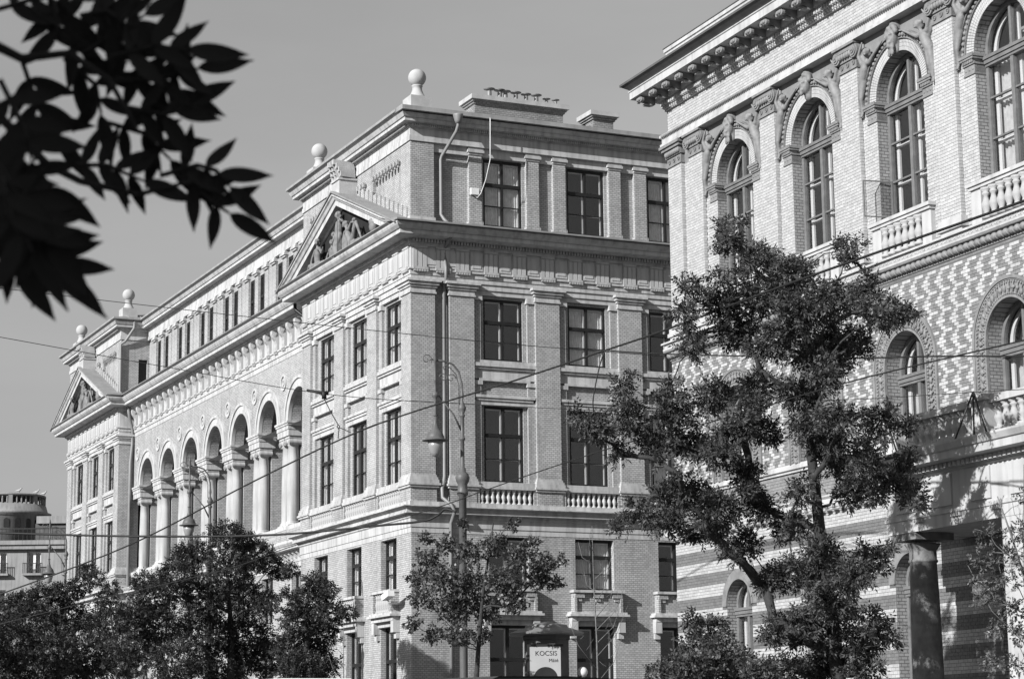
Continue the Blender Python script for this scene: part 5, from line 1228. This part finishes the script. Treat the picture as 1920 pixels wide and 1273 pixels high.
wire([(1135, 657, 46), (1126, 680, 46), (1116, 725, 46), (1112, 762, 46), (1122, 800, 46)], .014, 'short slack cable hanging from the thick cable joint')
wire([(-60, 998, 58), (0, 999, 58), (250, 1005, 57), (500, 1003, 55), (700, 986, 54), (790, 977, 52.5), (820, 966, 52.3), (835, 954, 52.2), (855, 960, 52.1)], .028, 'thick level cable from the left ending at the lamp post')
wire([(-40, 1180, 62), (170, 1127, 60), (420, 1068, 57), (560, 1020, 55), (787, 961, 52), (904, 921, 50), (1013, 883, 48), (1180, 829, 45), (1340, 789, 41), (1600, 714, 36), (1920, 638, 31), (1990, 620, 30)], .012, 'black cable passing low in front of the trees towards the right')
wire([(1500, 752, 40), (1640, 747, 38), (1780, 738, 36), (1990, 726, 33)], .006, 'very thin wire in front of the lower arched windows')
ins = thing('insulator_bracket', 'dark wire clamp with hanging links in front of the pavilion windows', 'clamp', tuple(onD(606, 742, 59)))
def w3(*q): return [Vector(onD(*p)) for p in q]
put('clamp_body', MB().tube(w3((575, 731, 59), (600, 736, 59), (616, 737, 59)), [.03, .05, .06], 8).tube(w3((607, 734, 59), (608, 748, 59)), .07, 8).mesh('clamp_body', 'wire_black'), ins, Matrix.Identity(4))
put('link', MB().tube(w3((608, 748, 59), (620, 772, 57.5), (634, 796, 56)), .012, 6).mesh('link', 'wire_black'), ins, Matrix.Identity(4))
put('link', MB().tube(w3((636, 801, 55.5), (634, 822, 55.1)), .012, 6).mesh('link', 'wire_black'), ins, Matrix.Identity(4)); put('link', MB().tube(w3((636, 801, 55.5), (658, 811, 54.8)), .012, 6).mesh('link', 'wire_black'), ins, Matrix.Identity(4))
put('link_ring', MB().tube(w3((634, 796, 56), (632, 800, 55.8), (635, 804, 55.5), (637, 799, 55.6), (634, 796, 56)), .012, 6).mesh('link_ring', 'wire_black'), ins, Matrix.Identity(4))
# white cable end and clip at the lamp
sc_ = thing('security_camera', 'white security camera on the brick corner below the belt', 'camera', (XA-.3, YA+.9, 6.9))
put('camera_housing', MB().box(-.13, .13, -.34, .28, -.1, .11).mesh('camera_housing', 'white_paint'), sc_, T((XA-.62, YA+.75, 6.98)) @ Matrix.Rotation(radians(-12), 4, 'X')); put('bracket', MB().tube([(XA-.62, YA+.8, 6.9), (XA-.5, YA+.9, 6.72), (XA, YA+.9, 6.75)], .035, 8).mesh('bracket', 'white_paint'), sc_, Matrix.Identity(4))

# ------------------------------------------------------------------ advertising column with poster, vans
AX, AY = onX(1025, 1230, 23.6)[:2]
ad = thing('advertising_column', 'advertising column with small hipped roof and election poster, below the bare sapling', 'kiosk', (AX, AY, .12)); Ma = T((AX, AY, .12)) @ Matrix.Rotation(-YAW, 4, 'Z')
zk_ = lambda y: float(onX(1025, y, 23.6)[2])-.12
put('drum', MB().lathe([(.66, 0), (.66, .5), (.60, .52), (.60, zk_(1200)), (.64, zk_(1199)), (.64, zk_(1192))], n=8, smooth=False).mesh('drum', 'c_dark'), ad, Ma @ Matrix.Rotation(pi/8, 4, 'Z'))
put('canopy', MB().lathe([(.62, zk_(1192)), (1.0, zk_(1190)), (1.02, zk_(1187)), (.66, zk_(1178)), (.60, zk_(1178)), (.56, zk_(1172)), (.30, zk_(1168)), (.08, zk_(1166))], n=8, smooth=False).mesh('canopy', 'pipe_zinc'), ad, Ma @ Matrix.Rotation(pi/8, 4, 'Z'))
ZP = zk_(1214)
po = put('poster', MB().box(-.44, .34, -.70, -.66, ZP-2.0, ZP).mesh('poster', 'poster_paper'), ad, Ma)
put('poster_frame', MB().box(-.50, -.441, -.71, -.60, ZP-2.0, ZP+.06).mesh('poster_frame', 'window_dark'), po, Ma); put('poster_frame', MB().box(-.441, .40, -.71, -.60, ZP+.003, ZP+.06).mesh('poster_frame', 'window_dark'), po, Ma)
def text(s_, size, x, z, nm):
    cu = bpy.data.curves.new(nm, 'FONT'); cu.body = s_; cu.size = size; cu.extrude = .002; t_ = bpy.data.objects.new(nm, cu); COL.objects.link(t_)
    me = bpy.data.meshes.new_from_object(t_.evaluated_get(bpy.context.evaluated_depsgraph_get())); bpy.data.objects.remove(t_); me.materials.clear(); me.materials.append(MAT['window_dark']); me.name = nm
    return put(nm, me, po, Ma @ T((x, -.704, z)) @ Matrix.Rotation(pi/2, 4, 'X'), kind='stuff')
text('KOCSIS', .165, -.30, ZP-.22, 'lettering'); text('Máté', .12, .04, ZP-.38, 'lettering')
n = 24; vs = [(-.04+.30*cos(pi*k/n), -.703, ZP-.78+.28*sin(pi*k/n)) for k in range(n+1)]+[(-.34, -.703, ZP-1.4), (.26, -.703, ZP-1.4)]
put('printed_hair', MB().add(vs, [tuple(range(len(vs)))]).mesh('printed_hair', 'window_dark', False), po, Ma)
put('printed_face', MB().add([(-.2, -.706, ZP-1.5), (.14, -.706, ZP-1.5), (.17, -.706, ZP-.85), (.05, -.706, ZP-.8), (-.1, -.706, ZP-.8), (-.22, -.706, ZP-.86)], [(0, 1, 2, 3, 4, 5)]).mesh('printed_face', 'carved_stone', False), po, Ma)
gl = thing('globe_lamp', 'white globe lamp beside the advertising column, at the bottom edge', 'lamp', tuple(onX(1093, 1300, 24.4)[:2])+(.12,)); Mg = W[gl.name]
zg = onX(1093, 1259, 24.4)[2]-.12
put('globe', MB().sphere((0, 0, zg), .13, 20, 14).mesh('globe', 'white_paint'), gl, Mg); put('post', MB().lathe([(.12, 0), (.12, .1), (.04, .15), (.035, zg-.2), (.09, zg-.17), (.09, zg-.1)], n=14).mesh('post', 'lamp_iron'), gl, Mg)

def van(loc, rz, paint, label, top):
    mat(paint, .02 if paint == 'van_black' else .7, .3, .03, spec=.5)
    o = thing('parked_van', label, 'van', loc, 'vans at the bottom edge'); M_ = T(loc) @ Matrix.Rotation(rz, 4, 'Z'); h = top-loc[2]
    prof = [(-2.5, .35), (-2.5, 1.0), (-2.35, 1.15), (-1.75, 1.25), (-1.0, h-.12), (-.7, h-.02), (.6, h), (2.2, h-.03), (2.45, h-.15), (2.5, 1.2), (2.5, .35)]
    def body():
        vs = []; fs = []; m_ = len(prof)
        for (y, ins_) in ((-.95, .10), (-.97, 0), (.97, 0), (.95, .10)):
            for (x, z) in prof: vs.append((x*(1-.01*(ins_ > 0)), y*(1-.12*max(0, (z-1.2)/(h-1.2))), z-ins_*.3*(z > 1.5)))
        for i in range(3):
            for k in range(m_): k2 = (k+1) % m_; fs.append((i*m_+k, i*m_+k2, (i+1)*m_+k2, (i+1)*m_+k))
        fs += [tuple(range(m_)), tuple(range(4*m_-1, 3*m_-1, -1))]; return MB().add(vs, fs).mesh('body', paint)
    put('body', body(), o, M_)
    for s_ in (-1, 1):
        for (x0, x1) in ((-.95, .1), (.2, 1.2), (1.3, 2.3)): put('window', MB().box(x0, x1, s_*.96-.02, s_*.96+.02, 1.25, h-.35).mesh('window', 'window_dark'), o, M_ @ Matrix.Rotation(s_*radians(3), 4, 'X') @ T((0, -s_*.02, 0)))
        for x in (-1.6, 1.6):
            w_ = put('wheel', cached('whl', lambda: MB().lathe([(.33, -.11), (.35, -.08), (.35, .08), (.33, .11)], n=24).mesh('wheel', 'wire_black')), o, M_ @ T((x, s_*.86, .35)) @ Matrix.Rotation(pi/2, 4, 'X')); put('rim', cached('rim', lambda: MB().lathe([(.2, -.115), (.2, .115)], n=18).mesh('rim', 'pipe_zinc')), w_, W[w_.name])
        put('headlight', MB().box(-2.52, -2.42, s_*.7-.16, s_*.7+.16, .85, 1.02).mesh('headlight', 'white_paint'), o, M_)
    put('windscreen', MB().add([(-1.68, -.78, 1.32), (-1.68, .78, 1.32), (-1.06, .72, h-.2), (-1.06, -.72, h-.2), (-1.75, -.78, 1.33), (-1.75, .78, 1.33), (-1.12, .72, h-.18), (-1.12, -.72, h-.18)], [(0, 1, 2, 3), (4, 5, 6, 7), (0, 1, 5, 4), (1, 2, 6, 5), (2, 3, 7, 6), (3, 0, 4, 7)]).mesh('windscreen', 'window_dark'), o, M_)
p = onD(920, 1269, 31); van((p[0], p[1], -.004), pi/2-YAW*0-1.2, 'van_black', 'black van whose roof just shows at the bottom edge', p[2])
p = onD(576, 1271, 52); van((p[0], p[1], -.004), pi/2, 'van_white', 'white van whose roof just shows below the leafy tree', p[2])

# ------------------------------------------------------------------ trees
def leaf_mesh(name, specs, material, seed, leaf=(.075, .026), per=1.0, spray=7, shell=.45, droop=.0, flat=.8):
    """specs: (centre xyz, radius) clumps; leaves grow in feathered sprays through the clump's volume"""
    g = np.random.default_rng(seed); Vs = []; 
    for (c, r) in specs:
        n = max(6, int(per*520*r*r/(.5*.5)*.5))
        u = g.normal(size=(n, 3)); u /= np.linalg.norm(u, axis=1)[:, None]; rad_ = r*(shell+(1-shell)*g.random(n))**.8*(.8+.45*g.random(n))
        P = np.array(c)+u*rad_[:, None]*np.array([1, 1, flat])
        D_ = u*.7+g.normal(size=(n, 3))*.6+np.array([0, 0, .15-droop]); D_ /= np.linalg.norm(D_, axis=1)[:, None]
        S = np.cross(D_, g.normal(size=(n, 3))); S /= np.linalg.norm(S, axis=1)[:, None]
        L, Wd = leaf; 
        for k in range(spray):
            s_ = 1 if k % 2 else -1; base = P+D_*(L*.45*(k//2)); dr = D_*.55+S*s_*.8 if k < spray-1 else D_.copy()
            dr = dr+g.normal(size=(n, 3))*.18+np.array([0, 0, -.2]); dr /= np.linalg.norm(dr, axis=1)[:, None]
            side = np.cross(dr, np.cross(D_, S)+g.normal(size=(n, 3))*.5); side /= np.linalg.norm(side, axis=1)[:, None]
            ln = L*(.75+.5*g.random(n))[:, None]
            q = np.stack([base, base+dr*ln*.45+side*Wd, base+dr*ln, base+dr*ln*.45-side*Wd], 1); Vs.append(q.reshape(-1, 3))
    V = np.concatenate(Vs); nq = len(V)//4; me = bpy.data.meshes.new(name); me.vertices.add(len(V)); me.vertices.foreach_set('co', V.ravel())
    me.loops.add(nq*4); me.loops.foreach_set('vertex_index', np.arange(nq*4, dtype=np.int32)); me.polygons.add(nq)
    me.polygons.foreach_set('loop_start', np.arange(0, nq*4, 4, dtype=np.int32)); me.polygons.foreach_set('loop_total', np.full(nq, 4, dtype=np.int32)); me.update(calc_edges=True); me.shade_flat(); me.materials.append(MAT[material]); return me
def tree(name, label, base, trunk_pts, tr, clumps, material, bark='bark', seed=0, group=None, limb_r=.04, **kw):
    rng = random.Random(seed); o = thing(name, label, 'tree', base, group); I = Matrix.Identity(4)
    tp = [Vector(p) for p in trunk_pts]; n = len(tp)
    rr = [tr*(1-.8*i/(n-1)) for i in range(n)]; rr[0] *= 1.35
    put('trunk', MB().tube(tp, rr, 12).mesh('trunk', bark), o, I)
    # limbs: every clump joins the nearest piece of the growing skeleton, so branches fork; radius follows what hangs on it
    nodes = [tp[i].lerp(tp[i+1], k/4) for i in range(1, n-1) for k in range(4)]+[tp[-1]]; par = [-1]*len(nodes); n0 = len(nodes); todo = [Vector(c) for c, r in clumps]; rad_c = [r for c, r in clumps]; who = list(range(len(todo)))
    def cost(p, c): d = c-p; return d.length*(1+.9*max(0, .25-d.z/max(d.length, .01)))
    best = [min(((cost(p, c), i) for i, p in enumerate(nodes[:n0])), key=lambda q: q[0]) for c in todo]; src = {}
    while who:
        w_ = min(who, key=lambda k: best[k][0]); who.remove(w_); src[len(nodes)] = w_; par.append(best[w_][1]); nodes.append(todo[w_]); j_ = len(nodes)-1
        for k in who:
            q = cost(todo[w_], todo[k])*.93
            if q < best[k][0]: best[k] = (q, j_)
    cnt = [0]*len(nodes)
    for i in range(len(nodes)-1, n0-1, -1):
        cnt[i] += 1
        if par[i] >= n0: cnt[par[i]] += cnt[i]
    bend = {}
    for i in range(n0, len(nodes)):
        p, c = nodes[par[i]], nodes[i]; L_ = (c-p).length; mb = MB(); r0 = min(tr*.55, limb_r*.36*sqrt(cnt[i])); r1 = max(.004, limb_r*.36*sqrt(max(.3, cnt[i]-1)))
        jt = lambda s_: Vector((rng.uniform(-1, 1), rng.uniform(-1, 1), rng.uniform(-.6, .9)))*s_*L_
        mb.tube([p, p.lerp(c, .3)+jt(.07), p.lerp(c, .55)+jt(.09), p.lerp(c, .8)+jt(.06), c], [r0, r0*.9, (r0+r1)/2, r1*1.1, r1], 6)
        rc = rad_c[src[i]]
        for k in range(4):
            e = c+Vector((rng.gauss(0, 1), rng.gauss(0, 1), rng.gauss(.2, .7))).normalized()*rc*.9; mb.tube([c, c.lerp(e, .5)+Vector((0, 0, .05*rc)), e], [min(r1, .012)*.8, .006, .003], 5)
        put('limb', mb.mesh('limb', bark, False), o, I)
    if kw.pop('leaves', True): put('crown', leaf_mesh('crown', clumps, material, seed, **kw), o, I)
    return o
def clump_px(lst, D, jit, seed):
    rng = random.Random(seed); return [(tuple(onD(x, y, D+rng.uniform(-jit, jit))), r*D/F) for x, y, r in lst]
rgx = random.Random(9)
big = [(1365,452,30),(1352,430,14),(1420,490,42),(1475,520,50),(1300,540,22),(1285,590,26),(1350,570,46),(1420,560,52),(1500,585,55),(1560,560,48),(1590,480,24),(1575,462,14),(1620,560,40),(1660,590,38),(1700,588,16),(1380,625,42),(1460,640,52),(1540,650,52),(1600,640,44),(1300,650,30),(1550,705,36),(1500,740,42),(1420,730,42),(1340,740,40),(1260,760,46),(1180,790,42),(1115,800,34),(1165,725,24),(1230,830,38),(1290,830,42),(1340,850,42),(1160,845,18),(1390,800,38),(1440,810,34),(1520,800,46),(1580,790,38),(1650,790,34),(1690,800,22),(1560,850,42),(1620,870,40),(1250,930,40),(1300,930,42),(1200,960,30),(1350,960,42),(1400,890,36),(1420,950,40),(1170,985,20),(1260,980,32),(1480,990,40),(1395,1020,34),(1500,930,30),(1600,920,44),(1660,900,40),(1715,930,32),(1540,1040,50),(1480,1080,44),(1600,1080,42),(1560,1130,48),(1640,1050,34),(1500,1170,46),(1450,1190,28),(1580,1200,50),(1650,1180,32),(1540,1250,52),(1620,1255,42),(1470,1255,36),(1420,1255,30),(1345,1000,20),(1310,1000,24),(1700,870,26),(1435,1100,22)]
DT = 40.; bp = onD(1570, 1273, DT); bx_, by_ = bp[0], bp[1]
tr_px = [(1572,1273),(1562,1180),(1550,1100),(1540,1020),(1530,930),(1520,840),(1525,760),(1530,680),(1500,600),(1440,530),(1390,480)]
tpts = [(bx_, by_, .1), (bx_, by_, 1.5)]+[tuple(onD(x, y, DT)) for x, y in tr_px]
tree('ash_tree', 'tall dark leafy tree in front of the patterned brick wall, right', (bx_, by_, .12), tpts, .17, clump_px([(x, y, r*.82) for x, y, r in big]+[(x+rgx.uniform(-1.1, 1.1)*r, y+rgx.uniform(-1.1, 1.1)*r, r*rgx.uniform(.28, .42)) for x, y, r in big for _ in (0, 1)], DT, 1.3, 1), 'ash_leaf', 'bark', 21, per=1.15, spray=9, leaf=(.09, .018), shell=.3)
b2 = [(1330,1180,34),(1310,1215,40),(1355,1225,40),(1290,1255,40),(1340,1260,46),(1390,1260,36),(1240,1265,28),(1300,1160,18)]
D2 = 43.; q = onD(1330, 1273, D2); tree('young_ash_tree', 'low young tree at the bottom edge, left of the tall tree trunk', (q[0], q[1], .12), [(q[0], q[1], .1), (q[0], q[1], 1.5), tuple(onD(1330, 1255, D2)), tuple(onD(1330, 1200, D2)), tuple(onD(1325, 1160, D2))], .06, clump_px(b2, D2, .6, 2), 'ash_leaf', 'bark', 22, per=1.0, leaf=(.085, .022), limb_r=.02)
lf = [(425,1005,34),(455,1015,26),(480,1040,36),(360,1040,34),(345,1050,26),(330,1080,36),(430,1070,44),(510,1060,26),(290,1120,42),(380,1120,46),(455,1120,44),(530,1075,14),(300,1175,50),(390,1185,50),(465,1190,48),(330,1240,52),(420,1245,52),(500,1235,46),(250,1150,34),(255,1215,44),(270,1090,24),(500,1130,26)]
DL = 72.5; q = onD(430, 1273, DL); tree('leafy_tree', 'broad dark tree in front of the loggia, hiding the lamp post foot', (q[0], q[1], .12), [(q[0], q[1], .1), (q[0], q[1], 1.5)]+[tuple(onD(x, y, DL)) for x, y in ((432, 1273), (435, 1200), (430, 1130), (425, 1060))], .2, clump_px(lf, DL, 2.0, 3), 'dark_leaf', 'bark', 23, per=.95, leaf=(.09, .022), limb_r=.06)
rt = [(590,1090,20),(615,1105,18),(580,1130,36),(620,1150,28),(655,1150,14),(560,1165,36),(600,1190,36),(545,1215,36),(600,1245,36),(560,1255,40),(540,1110,12),(543,1068,15)]
DR_ = 69.; q = onD(572, 1273, DR_); tree('leafy_tree', 'narrower dark tree right of the broad one, below the pavilion windows', (q[0], q[1], .12), [(q[0], q[1], .1), (q[0], q[1], 1.5)]+[tuple(onD(x, y, DR_)) for x, y in ((572, 1273), (575, 1200), (575, 1140), (580, 1100))], .16, clump_px(rt, DR_, 1.2, 4), 'dark_leaf', 'bark', 24, per=1.1, leaf=(.085, .022), limb_r=.05)
fl = [(30,1135,30),(80,1118,28),(120,1112,24),(165,1072,18),(180,1085,16),(150,1100,20),(200,1122,20),(60,1160,44),(130,1160,44),(200,1170,44),(30,1210,46),(100,1220,52),(170,1230,52),(230,1240,44),(50,1255,46),(130,1262,46),(-20,1180,50),(210,1100,14),(-10,1250,50)]
DF = 91.; q = onD(110, 1273, DF); tree('leafy_tree', 'dark tree mass at the lower left, in front of the far house', (q[0], q[1], .12), [(q[0], q[1], .1), (q[0], q[1], 1.5)]+[tuple(onD(x, y, DF)) for x, y in ((110, 1273), (115, 1200), (110, 1140))], .25, clump_px(fl, DF, 3, 5), 'dark_leaf', 'bark', 25, per=.55, leaf=(.12, .03), limb_r=.08)
md_ = [(805,1050,28),(840,1020,22),(880,1035,30),(930,1020,26),(975,1045,30),(1020,1055,24),(830,1085,34),(885,1090,36),(945,1090,36),(1005,1085,26),(790,1120,26),(850,1140,38),(910,1140,36),(965,1130,26),(775,1170,18),(815,1190,20),(860,1190,26),(900,1190,22),(1040,1090,18),(1050,1050,14),(780,1085,20),(1000,1020,16),(800,1010,14),(870,985,14),(960,985,16)]
DM = 53.; q = onD(893, 1273, DM); tree('lime_tree', 'thin-leaved small tree around the nearest lamp post', (q[0], q[1], .12), [(q[0], q[1], .1), (q[0], q[1], 1.5)]+[tuple(onD(x, y, DM)) for x, y in ((893, 1273), (898, 1200), (905, 1120), (915, 1050), (925, 980))], .09, clump_px(md_, DM, 1.1, 6), 'lime_leaf', 'bark', 26, per=.95, spray=5, leaf=(.075, .03), limb_r=.03, shell=.2)
rr_ = [(1850,1000,26),(1890,1040,30),(1840,1050,26),(1880,1090,32),(1915,1000,30),(1930,1070,34),(1850,1120,26),(1900,1140,30),(1870,1180,28),(1830,1090,18),(1915,1190,30),(1930,930,24),(1860,1240,26),(1910,1250,30)]
DQ = 33.; q = onD(1945, 1273, DQ); tree('young_tree', 'sparse young tree with bare twig tips at the right edge', (q[0], q[1], .12), [(q[0], q[1], .1), (q[0], q[1], 1.5)]+[tuple(onD(x, y, DQ)) for x, y in ((1945, 1273), (1935, 1180), (1920, 1080), (1895, 1000), (1870, 930))], .045, clump_px(rr_, DQ, .6, 7), 'lime_leaf', 'pale_bark', 27, per=.8, spray=6, leaf=(.055, .014), limb_r=.014, shell=.1)
def sapling(name, label, px, py_top, D, seed, twigs, r=.03):
    rng = random.Random(seed); q = onD(px, 1273, D); top = Vector(onD(px+rng.uniform(-14, 6), py_top, D)); o = thing(name, label, 'tree', (q[0], q[1], .12), 'bare saplings by the kerb'); I = Matrix.Identity(4)
    b0 = Vector((q[0], q[1], .1)); pts = [b0.lerp(top, t)+Vector((rng.uniform(-.04, .04), 0, 0)) for t in (0, .2, .4, .6, .8, 1)]
    put('trunk', MB().tube(pts, [r*1.3, r, r*.8, r*.6, r*.35, .005], 8).mesh('trunk', 'pale_bark'), o, I)
    for k in range(twigs):
        t = .45+.5*k/twigs; p0 = b0.lerp(top, t); a = rng.uniform(0, 2*pi); L = (1.15-t)*2.4*rng.uniform(.7, 1.2); e = p0+Vector((cos(a)*L*.5, sin(a)*L*.5, L*.75)); mm = p0.lerp(e, .5)+Vector((cos(a)*.1, sin(a)*.1, -.08)); mb = MB(); mb.tube([p0, mm, e], [r*.35, r*.22, .004], 5)
        for j_ in range(3): f = p0.lerp(e, .35+.2*j_); g2 = f+Vector((rng.uniform(-.35, .35), rng.uniform(-.35, .35), rng.uniform(.1, .45)))*L*.4; mb.tube([f, f.lerp(g2, .5)+Vector((0, 0, -.02)), g2], [r*.15, r*.1, .003], 4)
        put('branch', mb.mesh('branch', 'pale_bark', False), o, I)
sapling('sapling', 'bare thin sapling in front of the side windows, right of the poster', 1122, 985, 50, 3, 11); sapling('sapling', 'short bare sapling before the pavilion ground floor window', 652, 1165, 66, 4, 7, .035); sapling('sapling', 'slender bare sapling against the pale portico frieze', 1925, 870, 35, 8, 9, .025)

# ------------------------------------------------------------------ the near ash branch, out of focus, and the tree it belongs to
near = thing('near_ash_tree', 'dark blurred ash branch with pointed leaves hanging in at upper left', 'tree', (-4.6, 2.2, 0))
I4 = Matrix.Identity(4); rg = random.Random(77); DN = 5.0
put('trunk', MB().tube([(-4.6, 2.2, 0), (-4.55, 2.25, 1.5), (-4.4, 2.4, 3.2), (-4.1, 2.6, 5.0), (-3.9, 2.7, 7)], [.24, .17, .15, .12, .05], 14).mesh('trunk', 'bark'), near, I4)
def P5(x, y, dd=0): return Vector(onD(x, y, DN+dd))
stem = P5(-700, -200, -.2)
put('limb', MB().tube([(-4.2, 2.5, 4.3), (-3.4, 3.0, 3.9), stem, P5(-250, -60), P5(-60, 60)], [.06, .05, .035, .02, .014], 10).mesh('limb', 'bark'), near, I4)
def leaf_me():
    n = 9; mb = MB(); vs = []; L = 1.0
    prof_ = [0, .30, .44, .5, .5, .46, .38, .27, .13, 0]
    for i in range(n+1):
        t = i/n; z = -.10*sin(t*pi*.9)-.12*t*t
        for s_ in (-1, 0, 1): vs.append((s_*prof_[i]*.32*1.9*.5, t, z+(.05 if s_ else 0)))
    fs = []
    for i in range(n):
        for s_ in (0, 1): fs.append((i*3+s_, i*3+s_+1, i*3+s_+4, i*3+s_+3))
    return mb.add(vs, fs, True).mesh('leaf', 'near_leaf', False)
LEAF = leaf_me()
VIEW = Vector(FF)
def put_leaf(p, ang, L, tilt, dd):
    """ang: screen angle of the tip, degrees clockwise from right"""
    dr = (Vector(RR)*cos(radians(ang))-Vector(UU)*sin(radians(ang))).normalized(); dr = (dr+VIEW*tilt*.35).normalized()
    nn = (-VIEW+Vector((rg.uniform(-.35, .35), rg.uniform(-.35, .35), rg.uniform(-.2, .4)))*1.0); sd = dr.cross(nn).normalized(); nn = sd.cross(dr).normalized()
    M_ = Matrix.Identity(4); s_ = L
    for i in range(3): M_[i][0], M_[i][1], M_[i][2], M_[i][3] = sd[i]*s_, dr[i]*s_, nn[i]*s_, p[i]
    put('leaf', LEAF, near, M_)
def frond(pts, dd, n, L=.12, tip=True):
    """a compound leaf: rachis through pixel points with paired leaflets"""
    P = [P5(x, y, dd) for x, y in pts]; put('rachis', MB().tube(P, [.006]*(len(P)-1)+[.003], 6).mesh('rachis', 'near_leaf'), near, I4)
    seg = [(pts[i], pts[i+1]) for i in range(len(pts)-1)]; tot = len(seg)
    for k in range(n):
        t = (.22+.78*k/n)*tot; i = min(int(t), tot-1); f = t-i; a, b = seg[i]; x, y = a[0]+(b[0]-a[0])*f, a[1]+(b[1]-a[1])*f; ang = math.degrees(math.atan2(b[1]-a[1], b[0]-a[0]))
        for s_ in (-1, 1): put_leaf(P5(x, y, dd), ang+s_*rg.uniform(38, 68), L*rg.uniform(.85, 1.15), rg.uniform(-1, 1), dd)
    if tip: a, b = seg[-1]; put_leaf(P[-1], math.degrees(math.atan2(b[1]-a[1], b[0]-a[0]))+rg.uniform(-8, 8), L*1.15, rg.uniform(-.6, .6), dd)
# twigs in view and the compound leaves on them
put('twig', MB().tube([P5(-60, 60), P5(40, 110), P5(130, 100), P5(205, 150), P5(260, 250)], [.014, .011, .009, .007, .005], 7).mesh('twig', 'bark'), near, I4)
put('twig', MB().tube([P5(-60, 60, .1), P5(0, 220, .1), P5(90, 310, .1), P5(150, 340, .1), P5(260, 365, .1), P5(360, 340, .1)], [.014, .012, .010, .009, .007, .004], 7).mesh('twig', 'bark'), near, I4)
put('twig', MB().tube([P5(-60, 60, -.2), P5(-10, 300, -.2), P5(20, 460, -.2)], [.014, .010, .006], 7).mesh('twig', 'bark'), near, I4)
FR = [([(200,110),(290,85),(350,95)], 0, 3), ([(215,150),(300,150),(370,130)], .05, 3), ([(230,200),(310,215),(345,195)], .05, 3), ([(300,330),(370,310),(405,320),(430,350)], .1, 3), ([(150,30),(200,20),(240,50)], 0, 3), ([(330,320),(400,380),(430,400)], .12, 2),
      ([(60,60),(120,40),(170,70)], .2, 3), ([(40,110),(70,200),(110,260)], .3, 3), ([(-10,20),(60,0),(120,-10)], .1, 3), ([(0,150),(40,230),(60,300)], -.4, 3), ([(-10,300),(30,360),(60,420),(90,460)], -.5, 4), ([(0,330),(20,410),(60,470)], -.6, 3), ([(50,430),(90,480),(115,510)], -.3, 3), ([(0,420),(10,470),(30,500)], -.4, 2),
      ([(120,110),(180,160),(190,215)], .2, 3), ([(120,310),(200,310),(270,340)], .1, 4), ([(200,230),(270,250),(320,300)], .15, 3), ([(160,100),(220,60),(270,30)], .05, 3), ([(-30,250),(30,290),(90,350)], -.3, 3), ([(0,380),(50,420),(90,480)], -.35, 3), ([(100,0),(110,60),(170,110)], .1, 3), ([(-30,380),(10,400),(50,440)], -.5, 3), ([(210,60),(260,130),(330,170)], .1, 3)]
for (pts, dd, n_) in FR: frond(pts, dd, n_, .125 if dd < .05 else .115)
# the crown above and behind the camera, out of the picture, whose shade lies on the branch
sp = []
for k in range(150):
    a = rg.uniform(0, 2*pi); r_ = 3.6*sqrt(rg.random()); z = rg.uniform(2.9, 8.6); c = (-4.7+r_*cos(a)*1.15, 2.1+r_*sin(a), z)
    v = np.array(c)-EYE; zc = v@FF; x = 960+F*(v@RR)/max(zc, .01); y = 636.5-F*(v@UU)/max(zc, .01)
    if zc > .2 and -500 < x < 2300 and -700 < y < 1600: continue
    sp.append((c, .8))
put('crown', leaf_mesh('crown', sp, 'near_leaf', 91, leaf=(.13, .03), per=.34, spray=7, shell=.1), near, I4)
